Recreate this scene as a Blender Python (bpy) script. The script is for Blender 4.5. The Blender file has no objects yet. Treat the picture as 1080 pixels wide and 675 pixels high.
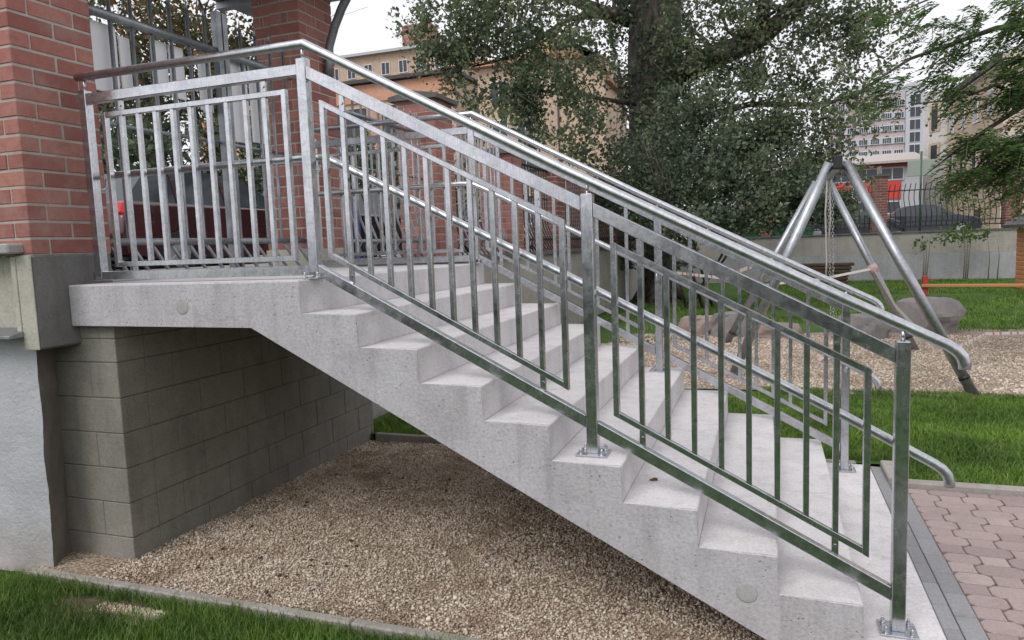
import bpy, bmesh, math, random
import numpy as np
from mathutils import Vector, Matrix, noise
random.seed(7); rng=np.random.default_rng(7)
S=bpy.context.scene; COL=S.collection
# ------------------------------------------------------------------ camera
CAM=np.array([2.10112,-2.88753,0.12666]); YAW,PIT,ROL=-0.34305,-0.10278,-0.03641; FPX=758.372
ca,sa,cb,sb,cc,sc=math.cos(YAW),math.sin(YAW),math.cos(PIT),math.sin(PIT),math.cos(ROL),math.sin(ROL)
FW=np.array([sa*cb,ca*cb,sb]); r0=np.array([ca,-sa,0.]); u0=np.cross(r0,FW)
RT=r0*cc+u0*sc; UP=-r0*sc+u0*cc
def ray(u,v): return FW+RT*(u-540)/FPX-UP*(v-337.5)/FPX
def at(u,v,D): return Vector(CAM+ray(u,v)*D)
def on(ax,val,u,v):
    d=ray(u,v); i='xyz'.index(ax); return Vector(CAM+d*(val-CAM[i])/d[i])
cd=bpy.data.cameras.new('camera'); cam=bpy.data.objects.new('camera',cd); COL.objects.link(cam)
M=Matrix(((RT[0],UP[0],-FW[0],CAM[0]),(RT[1],UP[1],-FW[1],CAM[1]),(RT[2],UP[2],-FW[2],CAM[2]),(0,0,0,1)))
cam.matrix_world=M; cd.sensor_width=36; cd.lens=FPX/1080*36; cd.clip_start=.05; cd.clip_end=3000
S.camera=cam
# ------------------------------------------------------------------ helpers
def tag(o,label=None,cat=None,group=None,kind=None):
    if label:o['label']=label
    if cat:o['category']=cat
    if group:o['group']=group
    if kind:o['kind']=kind
    return o
def empty(name,loc=(0,0,0),rz=0,label=None,cat=None,group=None):
    o=bpy.data.objects.new(name,None); COL.objects.link(o); o.location=loc; o.rotation_euler=(0,0,rz); o.empty_display_size=.1
    return tag(o,label,cat,group)
def link(name,me,mats,parent=None,loc=None,smooth=False):
    o=bpy.data.objects.new(name,me); COL.objects.link(o)
    for m in (mats if isinstance(mats,(list,tuple)) else [mats]):
        if len(me.materials)<(len(mats) if isinstance(mats,(list,tuple)) else 1): me.materials.append(m)
    if smooth:
        me.polygons.foreach_set('use_smooth',[True]*len(me.polygons))
    if parent: o.parent=parent
    if loc is not None: o.location=loc
    return o
def again(o,parent=None,loc=(0,0,0),rot=None):
    c=o.copy(); COL.objects.link(c)
    if parent: c.parent=parent
    c.location=loc
    if rot: c.rotation_euler=rot
    return c
class MB:
    def __init__(s): s.bm=bmesh.new(); s.mi=0
    def face(s,vs):
        try:
            f=s.bm.faces.new(vs); f.material_index=s.mi; return f
        except ValueError: return None
    def box(s,x0,x1,y0,y1,z0,z1,bev=0,mat=None):
        n=len(s.bm.verts)
        v=[s.bm.verts.new(p) for p in ((x0,y0,z0),(x1,y0,z0),(x1,y1,z0),(x0,y1,z0),(x0,y0,z1),(x1,y0,z1),(x1,y1,z1),(x0,y1,z1))]
        fs=[s.face([v[i] for i in q]) for q in ((0,3,2,1),(4,5,6,7),(0,1,5,4),(1,2,6,5),(2,3,7,6),(3,0,4,7))]
        if mat is not None:
            for a in v: a.co=mat@a.co
        if bev>0:
            es=list({e for f in fs for e in f.edges})
            bmesh.ops.bevel(s.bm,geom=es,offset=bev,segments=1,affect='EDGES',profile=.7)
        return s
    def obox(s,c,size,mat3,bev=0):
        m=Matrix.Translation(c)@mat3.to_4x4(); a,b,d=[q/2 for q in size]
        return s.box(-a,a,-b,b,-d,d,bev,m)
    def prism(s,poly,axis,a,b,bev=0):
        # poly: list of 2d points; axis 'y' -> (x,z), 'x' -> (y,z), 'z' -> (x,y)
        def mk(p,t):
            return {'y':(p[0],t,p[1]),'x':(t,p[0],p[1]),'z':(p[0],p[1],t)}[axis]
        A=[s.bm.verts.new(mk(p,a)) for p in poly]; B=[s.bm.verts.new(mk(p,b)) for p in poly]
        n=len(poly); fs=[s.face(A),s.face(B[::-1])]+[s.face([A[i],B[i],B[(i+1)%n],A[(i+1)%n]]) for i in range(n)]
        if bev:
            bmesh.ops.bevel(s.bm,geom=list({e for f in fs if f for e in f.edges}),offset=bev,segments=1,affect='EDGES')
        return s
    def tube(s,pts,r,n=10,cap=True):
        pts=[Vector(p) for p in pts]; rs=r if isinstance(r,(list,tuple)) else [r]*len(pts)
        rings=[]; t0=(pts[1]-pts[0]).normalized(); up=Vector((0,0,1)) if abs(t0.z)<.9 else Vector((1,0,0))
        nrm=(up-t0*up.dot(t0)).normalized()
        for i,p in enumerate(pts):
            ta=(pts[i]-pts[i-1]).normalized() if i>0 else t0
            tb=(pts[i+1]-pts[i]).normalized() if i<len(pts)-1 else ta
            t=(ta+tb)
            t=t.normalized() if t.length>1e-6 else ta
            nrm=(nrm-t*nrm.dot(t)).normalized(); bn=t.cross(nrm)
            k=1/max(.5,math.sqrt(max(.01,(1+ta.dot(tb))/2)))
            rings.append([s.bm.verts.new(p+(nrm*math.cos(a)+bn*math.sin(a))*rs[i]*(k if 0<i<len(pts)-1 else 1)) for a in [2*math.pi*j/n for j in range(n)]])
        for i in range(len(rings)-1):
            for j in range(n):
                f=s.face([rings[i][j],rings[i][(j+1)%n],rings[i+1][(j+1)%n],rings[i+1][j]])
                if f: f.smooth=True
        if cap: s.face(rings[0][::-1]); s.face(rings[-1])
        return s
    def cyl(s,a,b,r,n=12): return s.tube([a,b],r,n)
    def blob(s,c,rad,sub=2,amp=.2,fr=1.5,seed=0,flat=None):
        r=bmesh.ops.create_icosphere(s.bm,subdivisions=sub,radius=1)
        for v in r['verts']:
            d=v.co.copy(); k=1+amp*noise.noise(d*fr+Vector((seed,seed*2,0)))*1.6+amp*.35*noise.noise(d*fr*3.1+Vector((seed,0,3)))
            v.co=Vector((c[0]+d.x*rad[0]*k,c[1]+d.y*rad[1]*k,c[2]+d.z*rad[2]*k))
            if flat is not None and v.co.z<flat: v.co.z=flat
            for f in v.link_faces: f.smooth=True; f.material_index=s.mi
        return s
    def mesh(s,name='m'):
        bmesh.ops.recalc_face_normals(s.bm,faces=s.bm.faces[:])
        me=bpy.data.meshes.new(name); s.bm.to_mesh(me); s.bm.free(); return me
    def build(s,name,mats,parent=None,loc=None): return link(name,s.mesh(name),mats,parent,loc)
def npmesh(name,V,F,mi=None):
    """V (n,3) F (m,k) uniform polygons"""
    me=bpy.data.meshes.new(name); V=np.asarray(V,np.float32); F=np.asarray(F,np.int32); m,k=F.shape
    me.vertices.add(len(V)); me.vertices.foreach_set('co',V.ravel())
    me.loops.add(m*k); me.loops.foreach_set('vertex_index',F.ravel())
    me.polygons.add(m); me.polygons.foreach_set('loop_start',np.arange(0,m*k,k,dtype=np.int32))
    if mi is not None: me.polygons.foreach_set('material_index',mi)
    me.update(calc_edges=True); me.validate(); return me
def rotmats(n,tilt=None):
    q=rng.normal(size=(n,4)); q/=np.linalg.norm(q,axis=1)[:,None]; w,x,y,z=q.T
    return np.stack([1-2*(y*y+z*z),2*(x*y-z*w),2*(x*z+y*w),2*(x*y+z*w),1-2*(x*x+z*z),2*(y*z-x*w),2*(x*z-y*w),2*(y*z+x*w),1-2*(x*x+y*y)],1).reshape(n,3,3)
def scatter(tv,tf,P,R,sc):
    tv=np.asarray(tv,float); tf=np.asarray(tf); n=len(P)
    V=np.einsum('nij,nkj->nki',R,tv[None]*(sc[:,None,None] if sc.ndim==1 else sc[:,None,:]))+P[:,None,:]
    F=tf[None]+(np.arange(n)*len(tv))[:,None,None]
    return V.reshape(-1,3),F.reshape(-1,tf.shape[1])
# ------------------------------------------------------------------ materials
def mat(name,col=(.5,.5,.5),rough=.7,metal=0,**k):
    m=bpy.data.materials.new(name); m.use_nodes=True; nt=m.node_tree; b=nt.nodes['Principled BSDF']
    b.inputs['Base Color'].default_value=(*col,1); b.inputs['Roughness'].default_value=rough; b.inputs['Metallic'].default_value=metal
    if 'spec' in k: b.inputs['Specular IOR Level'].default_value=k['spec']
    return m,nt,b
def N(nt,t,**k):
    n=nt.nodes.new(t)
    for a,v in k.items():
        if a in n.inputs.keys(): n.inputs[a].default_value=v
        else: setattr(n,a,v)
    return n
def coord(nt,scale=(1,1,1),obj=True):
    t=N(nt,'ShaderNodeTexCoord'); mp=N(nt,'ShaderNodeMapping'); mp.inputs['Scale'].default_value=scale
    if obj: nt.links.new(t.outputs['Object'],mp.inputs[0])
    else:
        g=N(nt,'ShaderNodeNewGeometry'); nt.links.new(g.outputs['Position'],mp.inputs[0])
    return mp.outputs[0]
def ramp(nt,fac,stops):
    r=N(nt,'ShaderNodeValToRGB'); e=r.color_ramp.elements
    while len(e)<len(stops): e.new(.5)
    for i,(p,c) in enumerate(stops): e[i].position=p; e[i].color=(*c,1) if len(c)==3 else c
    nt.links.new(fac,r.inputs[0]); return r.outputs[0]
def noise_n(nt,vec,scale,detail=4,rough=.55):
    n=N(nt,'ShaderNodeTexNoise'); n.inputs['Scale'].default_value=scale; n.inputs['Detail'].default_value=detail; n.inputs['Roughness'].default_value=rough
    nt.links.new(vec,n.inputs['Vector']); return n.outputs['Fac']
def mix(nt,a,b,f,mode='MIX'):
    m=N(nt,'ShaderNodeMix',data_type='RGBA',blend_type=mode)
    for s,v in ((m.inputs[6],a),(m.inputs[7],b),(m.inputs[0],f)):
        if hasattr(v,'links') or hasattr(v,'is_linked'): nt.links.new(v,s)
        else: s.default_value=(*v,1) if isinstance(v,tuple) else v
    return m.outputs[2]
def bump(nt,b,h,strength=.3,dist=.01,prev=None):
    n=N(nt,'ShaderNodeBump'); n.inputs['Strength'].default_value=strength; n.inputs['Distance'].default_value=dist
    nt.links.new(h,n.inputs['Height'])
    if prev: nt.links.new(prev,n.inputs['Normal'])
    nt.links.new(n.outputs[0],b.inputs['Normal']); return n.outputs[0]
def island(nt): return N(nt,'ShaderNodeNewGeometry').outputs['Random Per Island']
def steel(name,base,dark,r0_,r1_):
    m,nt,b=mat(name,base,.4,.97); v=coord(nt,obj=False)
    vo=N(nt,'ShaderNodeTexVoronoi'); vo.inputs['Scale'].default_value=90; nt.links.new(v,vo.inputs['Vector'])
    n1=noise_n(nt,v,7,5,.6); n2=noise_n(nt,v,60,3)
    c=mix(nt,base,dark,ramp(nt,n1,[(.35,(0,0,0)),(.75,(1,1,1))])); st_=noise_n(nt,coord(nt,(260,260,14),obj=False),1,3,.6); c=mix(nt,c,ramp(nt,st_,[(.35,(.80,.80,.80)),(.6,(1,1,1))]),.8,'MULTIPLY'); n6=noise_n(nt,v,28,5,.7); c=mix(nt,c,ramp(nt,n6,[(.42,(.78,.78,.8)),(.55,(1,1,1))]),.9,'MULTIPLY'); c2=mix(nt,c,vo.outputs['Color'],.05)
    nt.links.new(c2,b.inputs['Base Color'])
    mr=N(nt,'ShaderNodeMapRange'); mr.inputs[3].default_value=r0_; mr.inputs[4].default_value=r1_
    ad=N(nt,'ShaderNodeMath',operation='ADD'); nt.links.new(n1,ad.inputs[0]); 
    ml=N(nt,'ShaderNodeMath',operation='MULTIPLY'); ml.inputs[1].default_value=.35; nt.links.new(n2,ml.inputs[0]); nt.links.new(ml.outputs[0],ad.inputs[1])
    nt.links.new(ad.outputs[0],mr.inputs[0]); mr.inputs[1].default_value=.4; mr.inputs[2].default_value=.9
    nt.links.new(mr.outputs[0],b.inputs['Roughness']); bump(nt,b,n2,.03,.002); return m
STEEL=steel('galvanised_steel',(.68,.695,.73),(.53,.545,.57),.12,.32)
PIPE=steel('galvanised_pipe',(.66,.675,.70),(.52,.535,.56),.22,.40)
MATTE=steel('weathered_galvanised_tube',(.52,.54,.57),(.40,.42,.45),.32,.55)
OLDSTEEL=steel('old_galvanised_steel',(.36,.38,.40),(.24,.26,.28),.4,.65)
BLACKIRON=mat('dark_iron',(.03,.035,.035),.5,.3)[0]
def concrete(name,a,b_,spot=(.2,.2,.2),pit=.35,sc=1,bs=.5,mott=.6):
    m,nt,b=mat(name,a,.85,spec=.25); v=coord(nt,obj=False)
    n1=noise_n(nt,v,1.6*sc,6,.65); n2=noise_n(nt,v,14*sc,5,.6); n3=noise_n(nt,v,90*sc,3,.7)
    c=mix(nt,a,b_,ramp(nt,n1,[(.35,(0,0,0)),(.7,(1,1,1))])); c=mix(nt,c,b_,ramp(nt,n2,[(.45,(0,0,0)),(.8,(.35,.35,.35))]))
    vo=N(nt,'ShaderNodeTexVoronoi'); vo.inputs['Scale'].default_value=60*sc; nt.links.new(v,vo.inputs['Vector'])
    mu=N(nt,'ShaderNodeMath',operation='MULTIPLY'); 
    p=ramp(nt,vo.outputs['Distance'],[(.10,(1,1,1)),(.24,(0,0,0))]); q=ramp(nt,n2,[(.50,(0,0,0)),(.60,(1,1,1))])
    pq=mix(nt,p,q,1.0,'MULTIPLY')
    sm=N(nt,'ShaderNodeMath',operation='MULTIPLY'); sm.inputs[1].default_value=pit; nt.links.new(pq,sm.inputs[0])
    c=mix(nt,c,spot,sm.outputs[0]); fine=ramp(nt,n3,[(.3,(.86,.86,.86)),(.7,(1.08,1.08,1.08))]); c=mix(nt,c,fine,1.0,'MULTIPLY'); n4=noise_n(nt,v,75*sc,6,.8); n5=noise_n(nt,v,4.5*sc,7,.75); c=mix(nt,c,ramp(nt,n4,[(.36,(.72,.72,.72)),(.5,(1,1,1)),(.66,(1.08,1.08,1.08))]),mott,'MULTIPLY'); c=mix(nt,c,ramp(nt,n5,[(.36,(.83,.83,.84)),(.50,(1,1,1)),(.64,(1.08,1.08,1.08))]),mott,'MULTIPLY'); n7=noise_n(nt,coord(nt,(11,11,1.1),obj=False),1,5,.65); c=mix(nt,c,ramp(nt,n7,[(.34,(.80,.79,.78)),(.50,(1,1,1))]),mott,'MULTIPLY')
    nt.links.new(c,b.inputs['Base Color'])
    h=N(nt,'ShaderNodeMath',operation='SUBTRACT'); nt.links.new(n3,h.inputs[0]); nt.links.new(pq,h.inputs[1])
    bump(nt,b,h.outputs[0],bs,.004); return m
CONC=concrete('cast_concrete',(.53,.515,.54),(.44,.425,.44),(.16,.16,.16),.6,.8,.7,.8)
TREAD=concrete('smooth_concrete_tread',(.68,.655,.66),(.60,.58,.58),(.3,.3,.3),.3,1,.2,.55)
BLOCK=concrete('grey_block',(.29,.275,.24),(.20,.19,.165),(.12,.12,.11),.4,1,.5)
PLINTH=concrete('grey_plinth',(.21,.205,.20),(.16,.155,.15),(.1,.1,.1),.1,1,.15)
CREAMC=concrete('cream_render',(.50,.48,.41),(.40,.39,.33),(.25,.25,.2),.3,.8,.4)
PATCH=concrete('plug_mortar',(.46,.45,.45),(.39,.385,.38),(.2,.2,.2),.3,2,.3)
KERBM=concrete('kerb_concrete',(.40,.37,.34),(.27,.25,.22),(.15,.14,.12),.4,1,.6)
WALLTOP=concrete('beige_wall_render',(.42,.40,.36),(.34,.32,.29),(.2,.2,.18),.2,.5,.3)
WALLLOW=concrete('grey_wall_render',(.46,.47,.49),(.33,.33,.34),(.16,.16,.16),.5,.35,.3)
def plaster():
    m,nt,b=mat('rough_plaster',(.5,.5,.52),.9,spec=.2); v=coord(nt,obj=False)
    n1=noise_n(nt,v,2.2,6,.6); n2=noise_n(nt,v,38,6,.7); n3=noise_n(nt,v,9,4)
    c=mix(nt,(.52,.53,.56),(.42,.43,.45),ramp(nt,n1,[(.35,(0,0,0)),(.7,(1,1,1))]))
    z=N(nt,'ShaderNodeSeparateXYZ'); g=N(nt,'ShaderNodeNewGeometry'); nt.links.new(g.outputs['Position'],z.inputs[0])
    ad=N(nt,'ShaderNodeMath',operation='MULTIPLY_ADD'); ad.inputs[1].default_value=.5; nt.links.new(n3,ad.inputs[0]); nt.links.new(z.outputs[2],ad.inputs[2])
    dirt=ramp(nt,ad.outputs[0],[(0,(1,1,1)),(1,(0,0,0))])
    mr=N(nt,'ShaderNodeMapRange'); mr.inputs[1].default_value=-1.42; mr.inputs[2].default_value=-.95; mr.inputs[3].default_value=.75; mr.inputs[4].default_value=0
    nt.links.new(ad.outputs[0],mr.inputs[0]); c=mix(nt,c,(.30,.25,.20),mr.outputs[0])
    nt.links.new(c,b.inputs['Base Color']); bump(nt,b,n2,.9,.012); return m
PLASTER=plaster()
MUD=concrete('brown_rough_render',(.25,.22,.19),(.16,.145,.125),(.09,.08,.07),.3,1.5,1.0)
def brick(name,c1,c2,c3):
    m,nt,b=mat(name,c1,.8,spec=.3); v=coord(nt,obj=False); r=island(nt)
    c=ramp(nt,r,[(0,c1),(.35,c2),(.7,c3),(1,c1)])
    n1=noise_n(nt,v,22,5,.7); n2=noise_n(nt,v,150,3); vs=coord(nt,(8,8,160),obj=False); n3=noise_n(nt,vs,1.0,3)
    c=mix(nt,c,(.20,.10,.085),ramp(nt,n1,[(.45,(0,0,0)),(.8,(.8,.8,.8))])); nb=noise_n(nt,v,3.5,6,.7); c=mix(nt,c,(.40,.30,.27),ramp(nt,nb,[(.5,(0,0,0)),(.75,(.55,.55,.55))]))
    c=mix(nt,c,(.40,.27,.23),ramp(nt,n3,[(.62,(0,0,0)),(.8,(.45,.45,.45))]))
    nt.links.new(c,b.inputs['Base Color']); bump(nt,b,n3,.35,.004,bump(nt,b,n2,.3,.003)); return m
BRICK=brick('red_brick',(.36,.145,.12),(.27,.10,.085),(.41,.18,.145))
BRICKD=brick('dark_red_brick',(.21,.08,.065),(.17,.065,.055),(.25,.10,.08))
MORTAR=concrete('mortar',(.50,.46,.41),(.40,.37,.33),(.2,.2,.18),.2,2,.6)
def leafmat(name,a,b_,c_,tr=.3):
    m,nt,b=mat(name,a,.55,spec=.35); r=island(nt); c=ramp(nt,r,[(0,a),(.55,b_),(.93,c_),(1,a)])
    vv_=coord(nt,obj=False); nl=noise_n(nt,vv_,1.3 if tr<.41 else 2.5,5,.6); c=mix(nt,c,ramp(nt,nl,[(.35,(.62,.66,.68)),(.5,(1,1,1)),(.68,(1.5,1.45,1.3))]),1.0,'MULTIPLY')
    nt.links.new(c,b.inputs['Base Color'])
    t=N(nt,'ShaderNodeBsdfTranslucent'); nt.links.new(c,t.inputs[0]); x=N(nt,'ShaderNodeMixShader'); x.inputs[0].default_value=tr
    o=nt.nodes['Material Output']; nt.links.new(b.outputs[0],x.inputs[1]); nt.links.new(t.outputs[0],x.inputs[2]); nt.links.new(x.outputs[0],o.inputs[0]); return m
LEAF=leafmat('poplar_leaf',(.075,.11,.06),(.13,.17,.09),(.27,.30,.20),.4)
LEAFD=leafmat('ivy_leaf',(.065,.10,.055),(.09,.125,.075),(.15,.18,.12))
LEAFB=leafmat('bush_leaf',(.08,.115,.075),(.125,.165,.105),(.20,.23,.15),.35)
LEAFR=leafmat('acacia_leaf',(.06,.13,.03),(.10,.19,.05),(.17,.25,.09),.5)
LEAFA=leafmat('autumn_leaf',(.06,.08,.03),(.10,.09,.035),(.22,.10,.03))
GRASSB=leafmat('grass_blade',(.085,.17,.02),(.13,.25,.035),(.25,.31,.09),.4)
BARK_=concrete('bark',(.085,.07,.06),(.045,.038,.034),(.02,.02,.02),.4,3,1.0)
def barkmat():
    m,nt,b=mat('bark',(.09,.075,.065),.9,spec=.2); v=coord(nt,(9,9,1.6),obj=False); n=noise_n(nt,v,1,6,.7)
    nt.links.new(ramp(nt,n,[(.35,(.03,.026,.023)),(.5,(.10,.085,.072)),(.68,(.19,.17,.15))]),b.inputs['Base Color']); bump(nt,b,n,1.0,.06); return m
BARK=barkmat()
TWIG=mat('sapling_stem',(.22,.18,.13),.8)[0]
def groundmat(name,stops,s1=1.2,s2=60,bs=.6,extra=None):
    m,nt,b=mat(name,stops[0][1],.95,spec=.1); v=coord(nt,obj=False)
    n1=noise_n(nt,v,s1,6,.6); n2=noise_n(nt,v,s2,4,.7)
    ad=N(nt,'ShaderNodeMath',operation='MULTIPLY_ADD'); ad.inputs[1].default_value=.5; 
    h=N(nt,'ShaderNodeMath',operation='MULTIPLY'); h.inputs[1].default_value=.5
    nt.links.new(n1,ad.inputs[0]); nt.links.new(n2,h.inputs[0]); nt.links.new(h.outputs[0],ad.inputs[2])
    c=ramp(nt,ad.outputs[0],stops); nt.links.new(c,b.inputs['Base Color']); bump(nt,b,n2,bs,.03); return m
LAWN=groundmat('lawn_soil',[(.3,(.03,.065,.018)),(.5,(.04,.085,.022)),(.62,(.06,.09,.03)),(.78,(.12,.10,.07))])
FARLAWN=groundmat('far_lawn',[(.3,(.05,.10,.025)),(.5,(.07,.13,.035)),(.62,(.10,.15,.05)),(.75,(.15,.15,.08))],.7,40)
def gravelmat(name,cols,scale):
    m,nt,b=mat(name,cols[0],.9,spec=.2); v=coord(nt,obj=False)
    vo=N(nt,'ShaderNodeTexVoronoi'); vo.inputs['Scale'].default_value=scale; nt.links.new(v,vo.inputs['Vector'])
    s=N(nt,'ShaderNodeSeparateColor'); nt.links.new(vo.outputs['Color'],s.inputs[0])
    c=ramp(nt,s.outputs[0],[(0,cols[0]),(.4,cols[1]),(.75,cols[2]),(1,cols[3])])
    d=ramp(nt,vo.outputs['Distance'],[(.25,(1,1,1)),(.75,(.35,.32,.3))]); c=mix(nt,c,d,1.0,'MULTIPLY')
    n1=noise_n(nt,v,1.1,5); c=mix(nt,c,ramp(nt,n1,[(.35,(.82,.8,.78)),(.65,(1.1,1.1,1.1))]),1.0,'MULTIPLY')
    nt.links.new(c,b.inputs['Base Color']); bump(nt,b,vo.outputs['Distance'],-1.0,.01); return m
GC=[(.27,.19,.12),(.40,.31,.22),(.50,.42,.33),(.33,.26,.20)]
GRAVEL=gravelmat('gravel_ground',[(.34,.26,.19),(.46,.37,.28),(.54,.46,.37),(.38,.31,.25)],75)
PLAYG=gravelmat('playground_gravel',[(.38,.30,.235),(.48,.40,.33),(.58,.52,.46),(.42,.35,.29)],45)
def pebmat():
    m,nt,b=mat('pebbles',GC[1],.8,spec=.3); r=island(nt)
    v=coord(nt,obj=False); nd=noise_n(nt,v,2.6,7,.7)
    cc_=(ramp(nt,r,[(0,(.30,.23,.17)),(.25,(.48,.385,.295)),(.5,(.62,.53,.43)),(.8,(.76,.70,.61)),(1,(.42,.36,.31))])); nt.links.new(mix(nt,cc_,ramp(nt,nd,[(.36,(.62,.53,.46)),(.5,(1,.97,.94)),(.65,(1.12,1.12,1.12))]),1.0,'MULTIPLY'),b.inputs['Base Color']); return m
PEB=pebmat()
ASPH=groundmat('asphalt',[(.3,(.05,.05,.052)),(.7,(.075,.075,.075))],1,120,.3)
SIDEW=groundmat('sidewalk_concrete',[(.3,(.24,.23,.22)),(.7,(.33,.32,.31))],1,120,.3)
def pavermat(name,stops):
    m,nt,b=mat(name,stops[0],.85,spec=.25); r=island(nt); v=coord(nt,obj=False)
    c=ramp(nt,r,[(i/(len(stops)-1),s) for i,s in enumerate(stops)]); n1=noise_n(nt,v,6,5,.7); n2=noise_n(nt,v,110,4,.7)
    c=mix(nt,c,(.24,.20,.185),ramp(nt,n1,[(.5,(0,0,0)),(.8,(.6,.6,.6))])); c=mix(nt,c,ramp(nt,n2,[(.3,(.8,.8,.8)),(.7,(1.12,1.12,1.12))]),1.0,'MULTIPLY')
    nt.links.new(c,b.inputs['Base Color']); bump(nt,b,n2,.4,.004); return m
PAVR=pavermat('pink_paver',[(.35,.275,.265),(.39,.31,.295),(.31,.24,.235),(.42,.345,.325)])
PAVG=pavermat('grey_paver',[(.26,.26,.27),(.30,.30,.31),(.23,.23,.24)])
JOINT=groundmat('joint_sand',[(.3,(.13,.10,.08)),(.7,(.22,.18,.14))],3,90,.4)
def flat(name,c,r=.6,metal=0): return mat(name,c,r,metal)[0]
GLASS=mat('window_glass',(.04,.05,.06),.06,0,spec=.5)[0]
WHITE=flat('white_panel',(.72,.72,.74),.5); SIGNW=flat('sign_white',(.78,.78,.78),.4)
PEACH=concrete('peach_facade',(.58,.44,.32),(.53,.40,.29),(.4,.3,.2),.1,.05,.05)
TERRA=concrete('terracotta_facade',(.60,.33,.22),(.55,.30,.20),(.4,.2,.1),.1,.05,.05)
CREAM=concrete('cream_facade',(.66,.56,.44),(.60,.51,.40),(.45,.4,.3),.1,.08,.05)
OCHRE=concrete('ochre_facade',(.52,.42,.31),(.47,.38,.28),(.4,.3,.2),.1,.08,.05)
PINKW=concrete('pale_pink_facade',(.56,.47,.47),(.52,.44,.44),(.4,.35,.35),.1,.03,.05)
GREYW=flat('pale_grey_facade',(.50,.52,.56),.7); REDP=flat('red_panel',(.62,.06,.04),.5); ROOFG=flat('grey_roof',(.42,.43,.45),.6)
DARKT=flat('dark_trim',(.05,.04,.04),.6); FRAMEW=flat('white_frame',(.65,.65,.66),.5); GREENS=flat('green_grey_panel',(.28,.33,.28),.6)
CAPM=concrete('dark_stone_cap',(.16,.155,.15),(.11,.11,.105),(.06,.06,.06),.3,1,.4)
ZINC=steel('zinc_sheet',(.45,.46,.48),(.35,.36,.37),.4,.6)
BLACKP=flat('black_plastic',(.015,.015,.015),.5); RUBBER=flat('tyre_rubber',(.02,.02,.02),.8); RIM=flat('alloy_rim',(.5,.5,.52),.3,.8)
def carpaint(n,c):
    m,nt,b=mat(n,c,.25,.3); b.inputs['Coat Weight'].default_value=.8; return m
TAILR=mat('tail_light_red',(.5,.015,.015),.15)[0]; REDW=flat('red_wood',(.42,.05,.03),.6); ORW=flat('orange_wood',(.52,.23,.09),.6)
STONE=concrete('boulder_stone',(.30,.28,.27),(.20,.19,.185),(.1,.1,.1),.5,1.2,1.0); STONEP=concrete('pink_boulder',(.36,.29,.25),(.27,.21,.18),(.15,.1,.1),.5,1.2,1.0)
LOGM=concrete('old_timber',(.15,.10,.075),(.08,.055,.04),(.03,.02,.02),.4,3,.8)
# ------------------------------------------------------------------ ground
G=0.30609; H=.16; W=2.38791
def sheet(name,polys,z,m,kind='structure'):
    b=MB()
    for p in polys: b.face([b.bm.verts.new((x,y,z)) for x,y in p])
    o=b.build(name,m); o['kind']=kind; return o
def rect(x0,x1,y0,y1): return [(x0,y0),(x1,y0),(x1,y1),(x0,y1)]
BW=24.5
sheet('street',[rect(-900,-5.2,-.1,BW+.3),rect(-900,900,BW+2.3,1500)],-.1,ASPH)
sheet('soil',[rect(-1.95,40,-.3,BW)],-1.612,LAWN)
sheet('lawn',[rect(-40,40,-40,-.23),rect(2.4,40,-.23,2.64)],-1.565,LAWN)
# front/back lawns, sidewalk
b=MB(); b.box(-5.2,-1.56,.3,BW,-.2,-.004); o=b.build('sidewalk',SIDEW); o['kind']='structure'
sheet('far_pavement',[rect(-900,900,BW+.3,BW+2.3)],-.06,SIDEW)
b=MB()
xs=np.linspace(-1.5,40,84); ys=np.linspace(2.62,BW,60)
vv=[[b.bm.verts.new((x,y,-1.5+.012*noise.noise(Vector((x*.5,y*.5,0)))*min(1,(y-2.6)))) for x in xs] for y in ys]
for i in range(len(ys)-1):
    for j in range(len(xs)-1): b.face([vv[i][j],vv[i][j+1],vv[i+1][j+1],vv[i+1][j]])
b.face([b.bm.verts.new(p) for p in ((2.9,2.05,-1.5),(40,2.05,-1.5),(40,2.62,-1.5),(2.9,2.62,-1.5))])
o=b.build('back_lawn',FARLAWN); o['kind']='structure'
def wob(poly,z,name,m,n=8,amp=.25):
    b=MB(); vs=[]
    for i,(x,y) in enumerate(poly):
        x2,y2=poly[(i+1)%len(poly)]
        for k in range(n):
            t=k/n; X=x+(x2-x)*t; Y=y+(y2-y)*t; q=Vector((X,Y,0))
            vs.append(b.bm.verts.new((X+amp*noise.noise(q*1.3),Y+amp*noise.noise(q*1.3+Vector((9,9,9))),z)))
    b.face(vs); o=b.build(name,m); o['kind']='structure'; return o
wob([(-1.0,4.5),(1.0,4.9),(3.2,5.1),(6.5,4.9),(16,4.6),(16,10.6),(7,10.7),(4.3,10.4),(1.6,9.6),(0.5,8.6),(-1.0,8.3)],-1.484,'playground_gravel',PLAYG,10,.3)
wob([(7.2,12.2),(14,11.5),(16,14.5),(8.6,15.4),(7.0,13.6)],-1.482,'gravel_path',PLAYG,8,.35)
# gravel bed under the stair
b=MB(); xs=np.linspace(-1.75,2.5,84); ys=np.linspace(-.245,2.62,60)
vv=[[b.bm.verts.new((x,y,-1.556+.02*noise.noise(Vector((x*2.2,y*2.2,0)))+.012*noise.noise(Vector((x*7,y*7,2))))) for x in xs] for y in ys]
for i in range(len(ys)-1):
    for j in range(len(xs)-1): b.face([vv[i][j],vv[i][j+1],vv[i+1][j+1],vv[i+1][j]])
o=b.build('gravel_bed',GRAVEL); o['kind']='structure'
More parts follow.
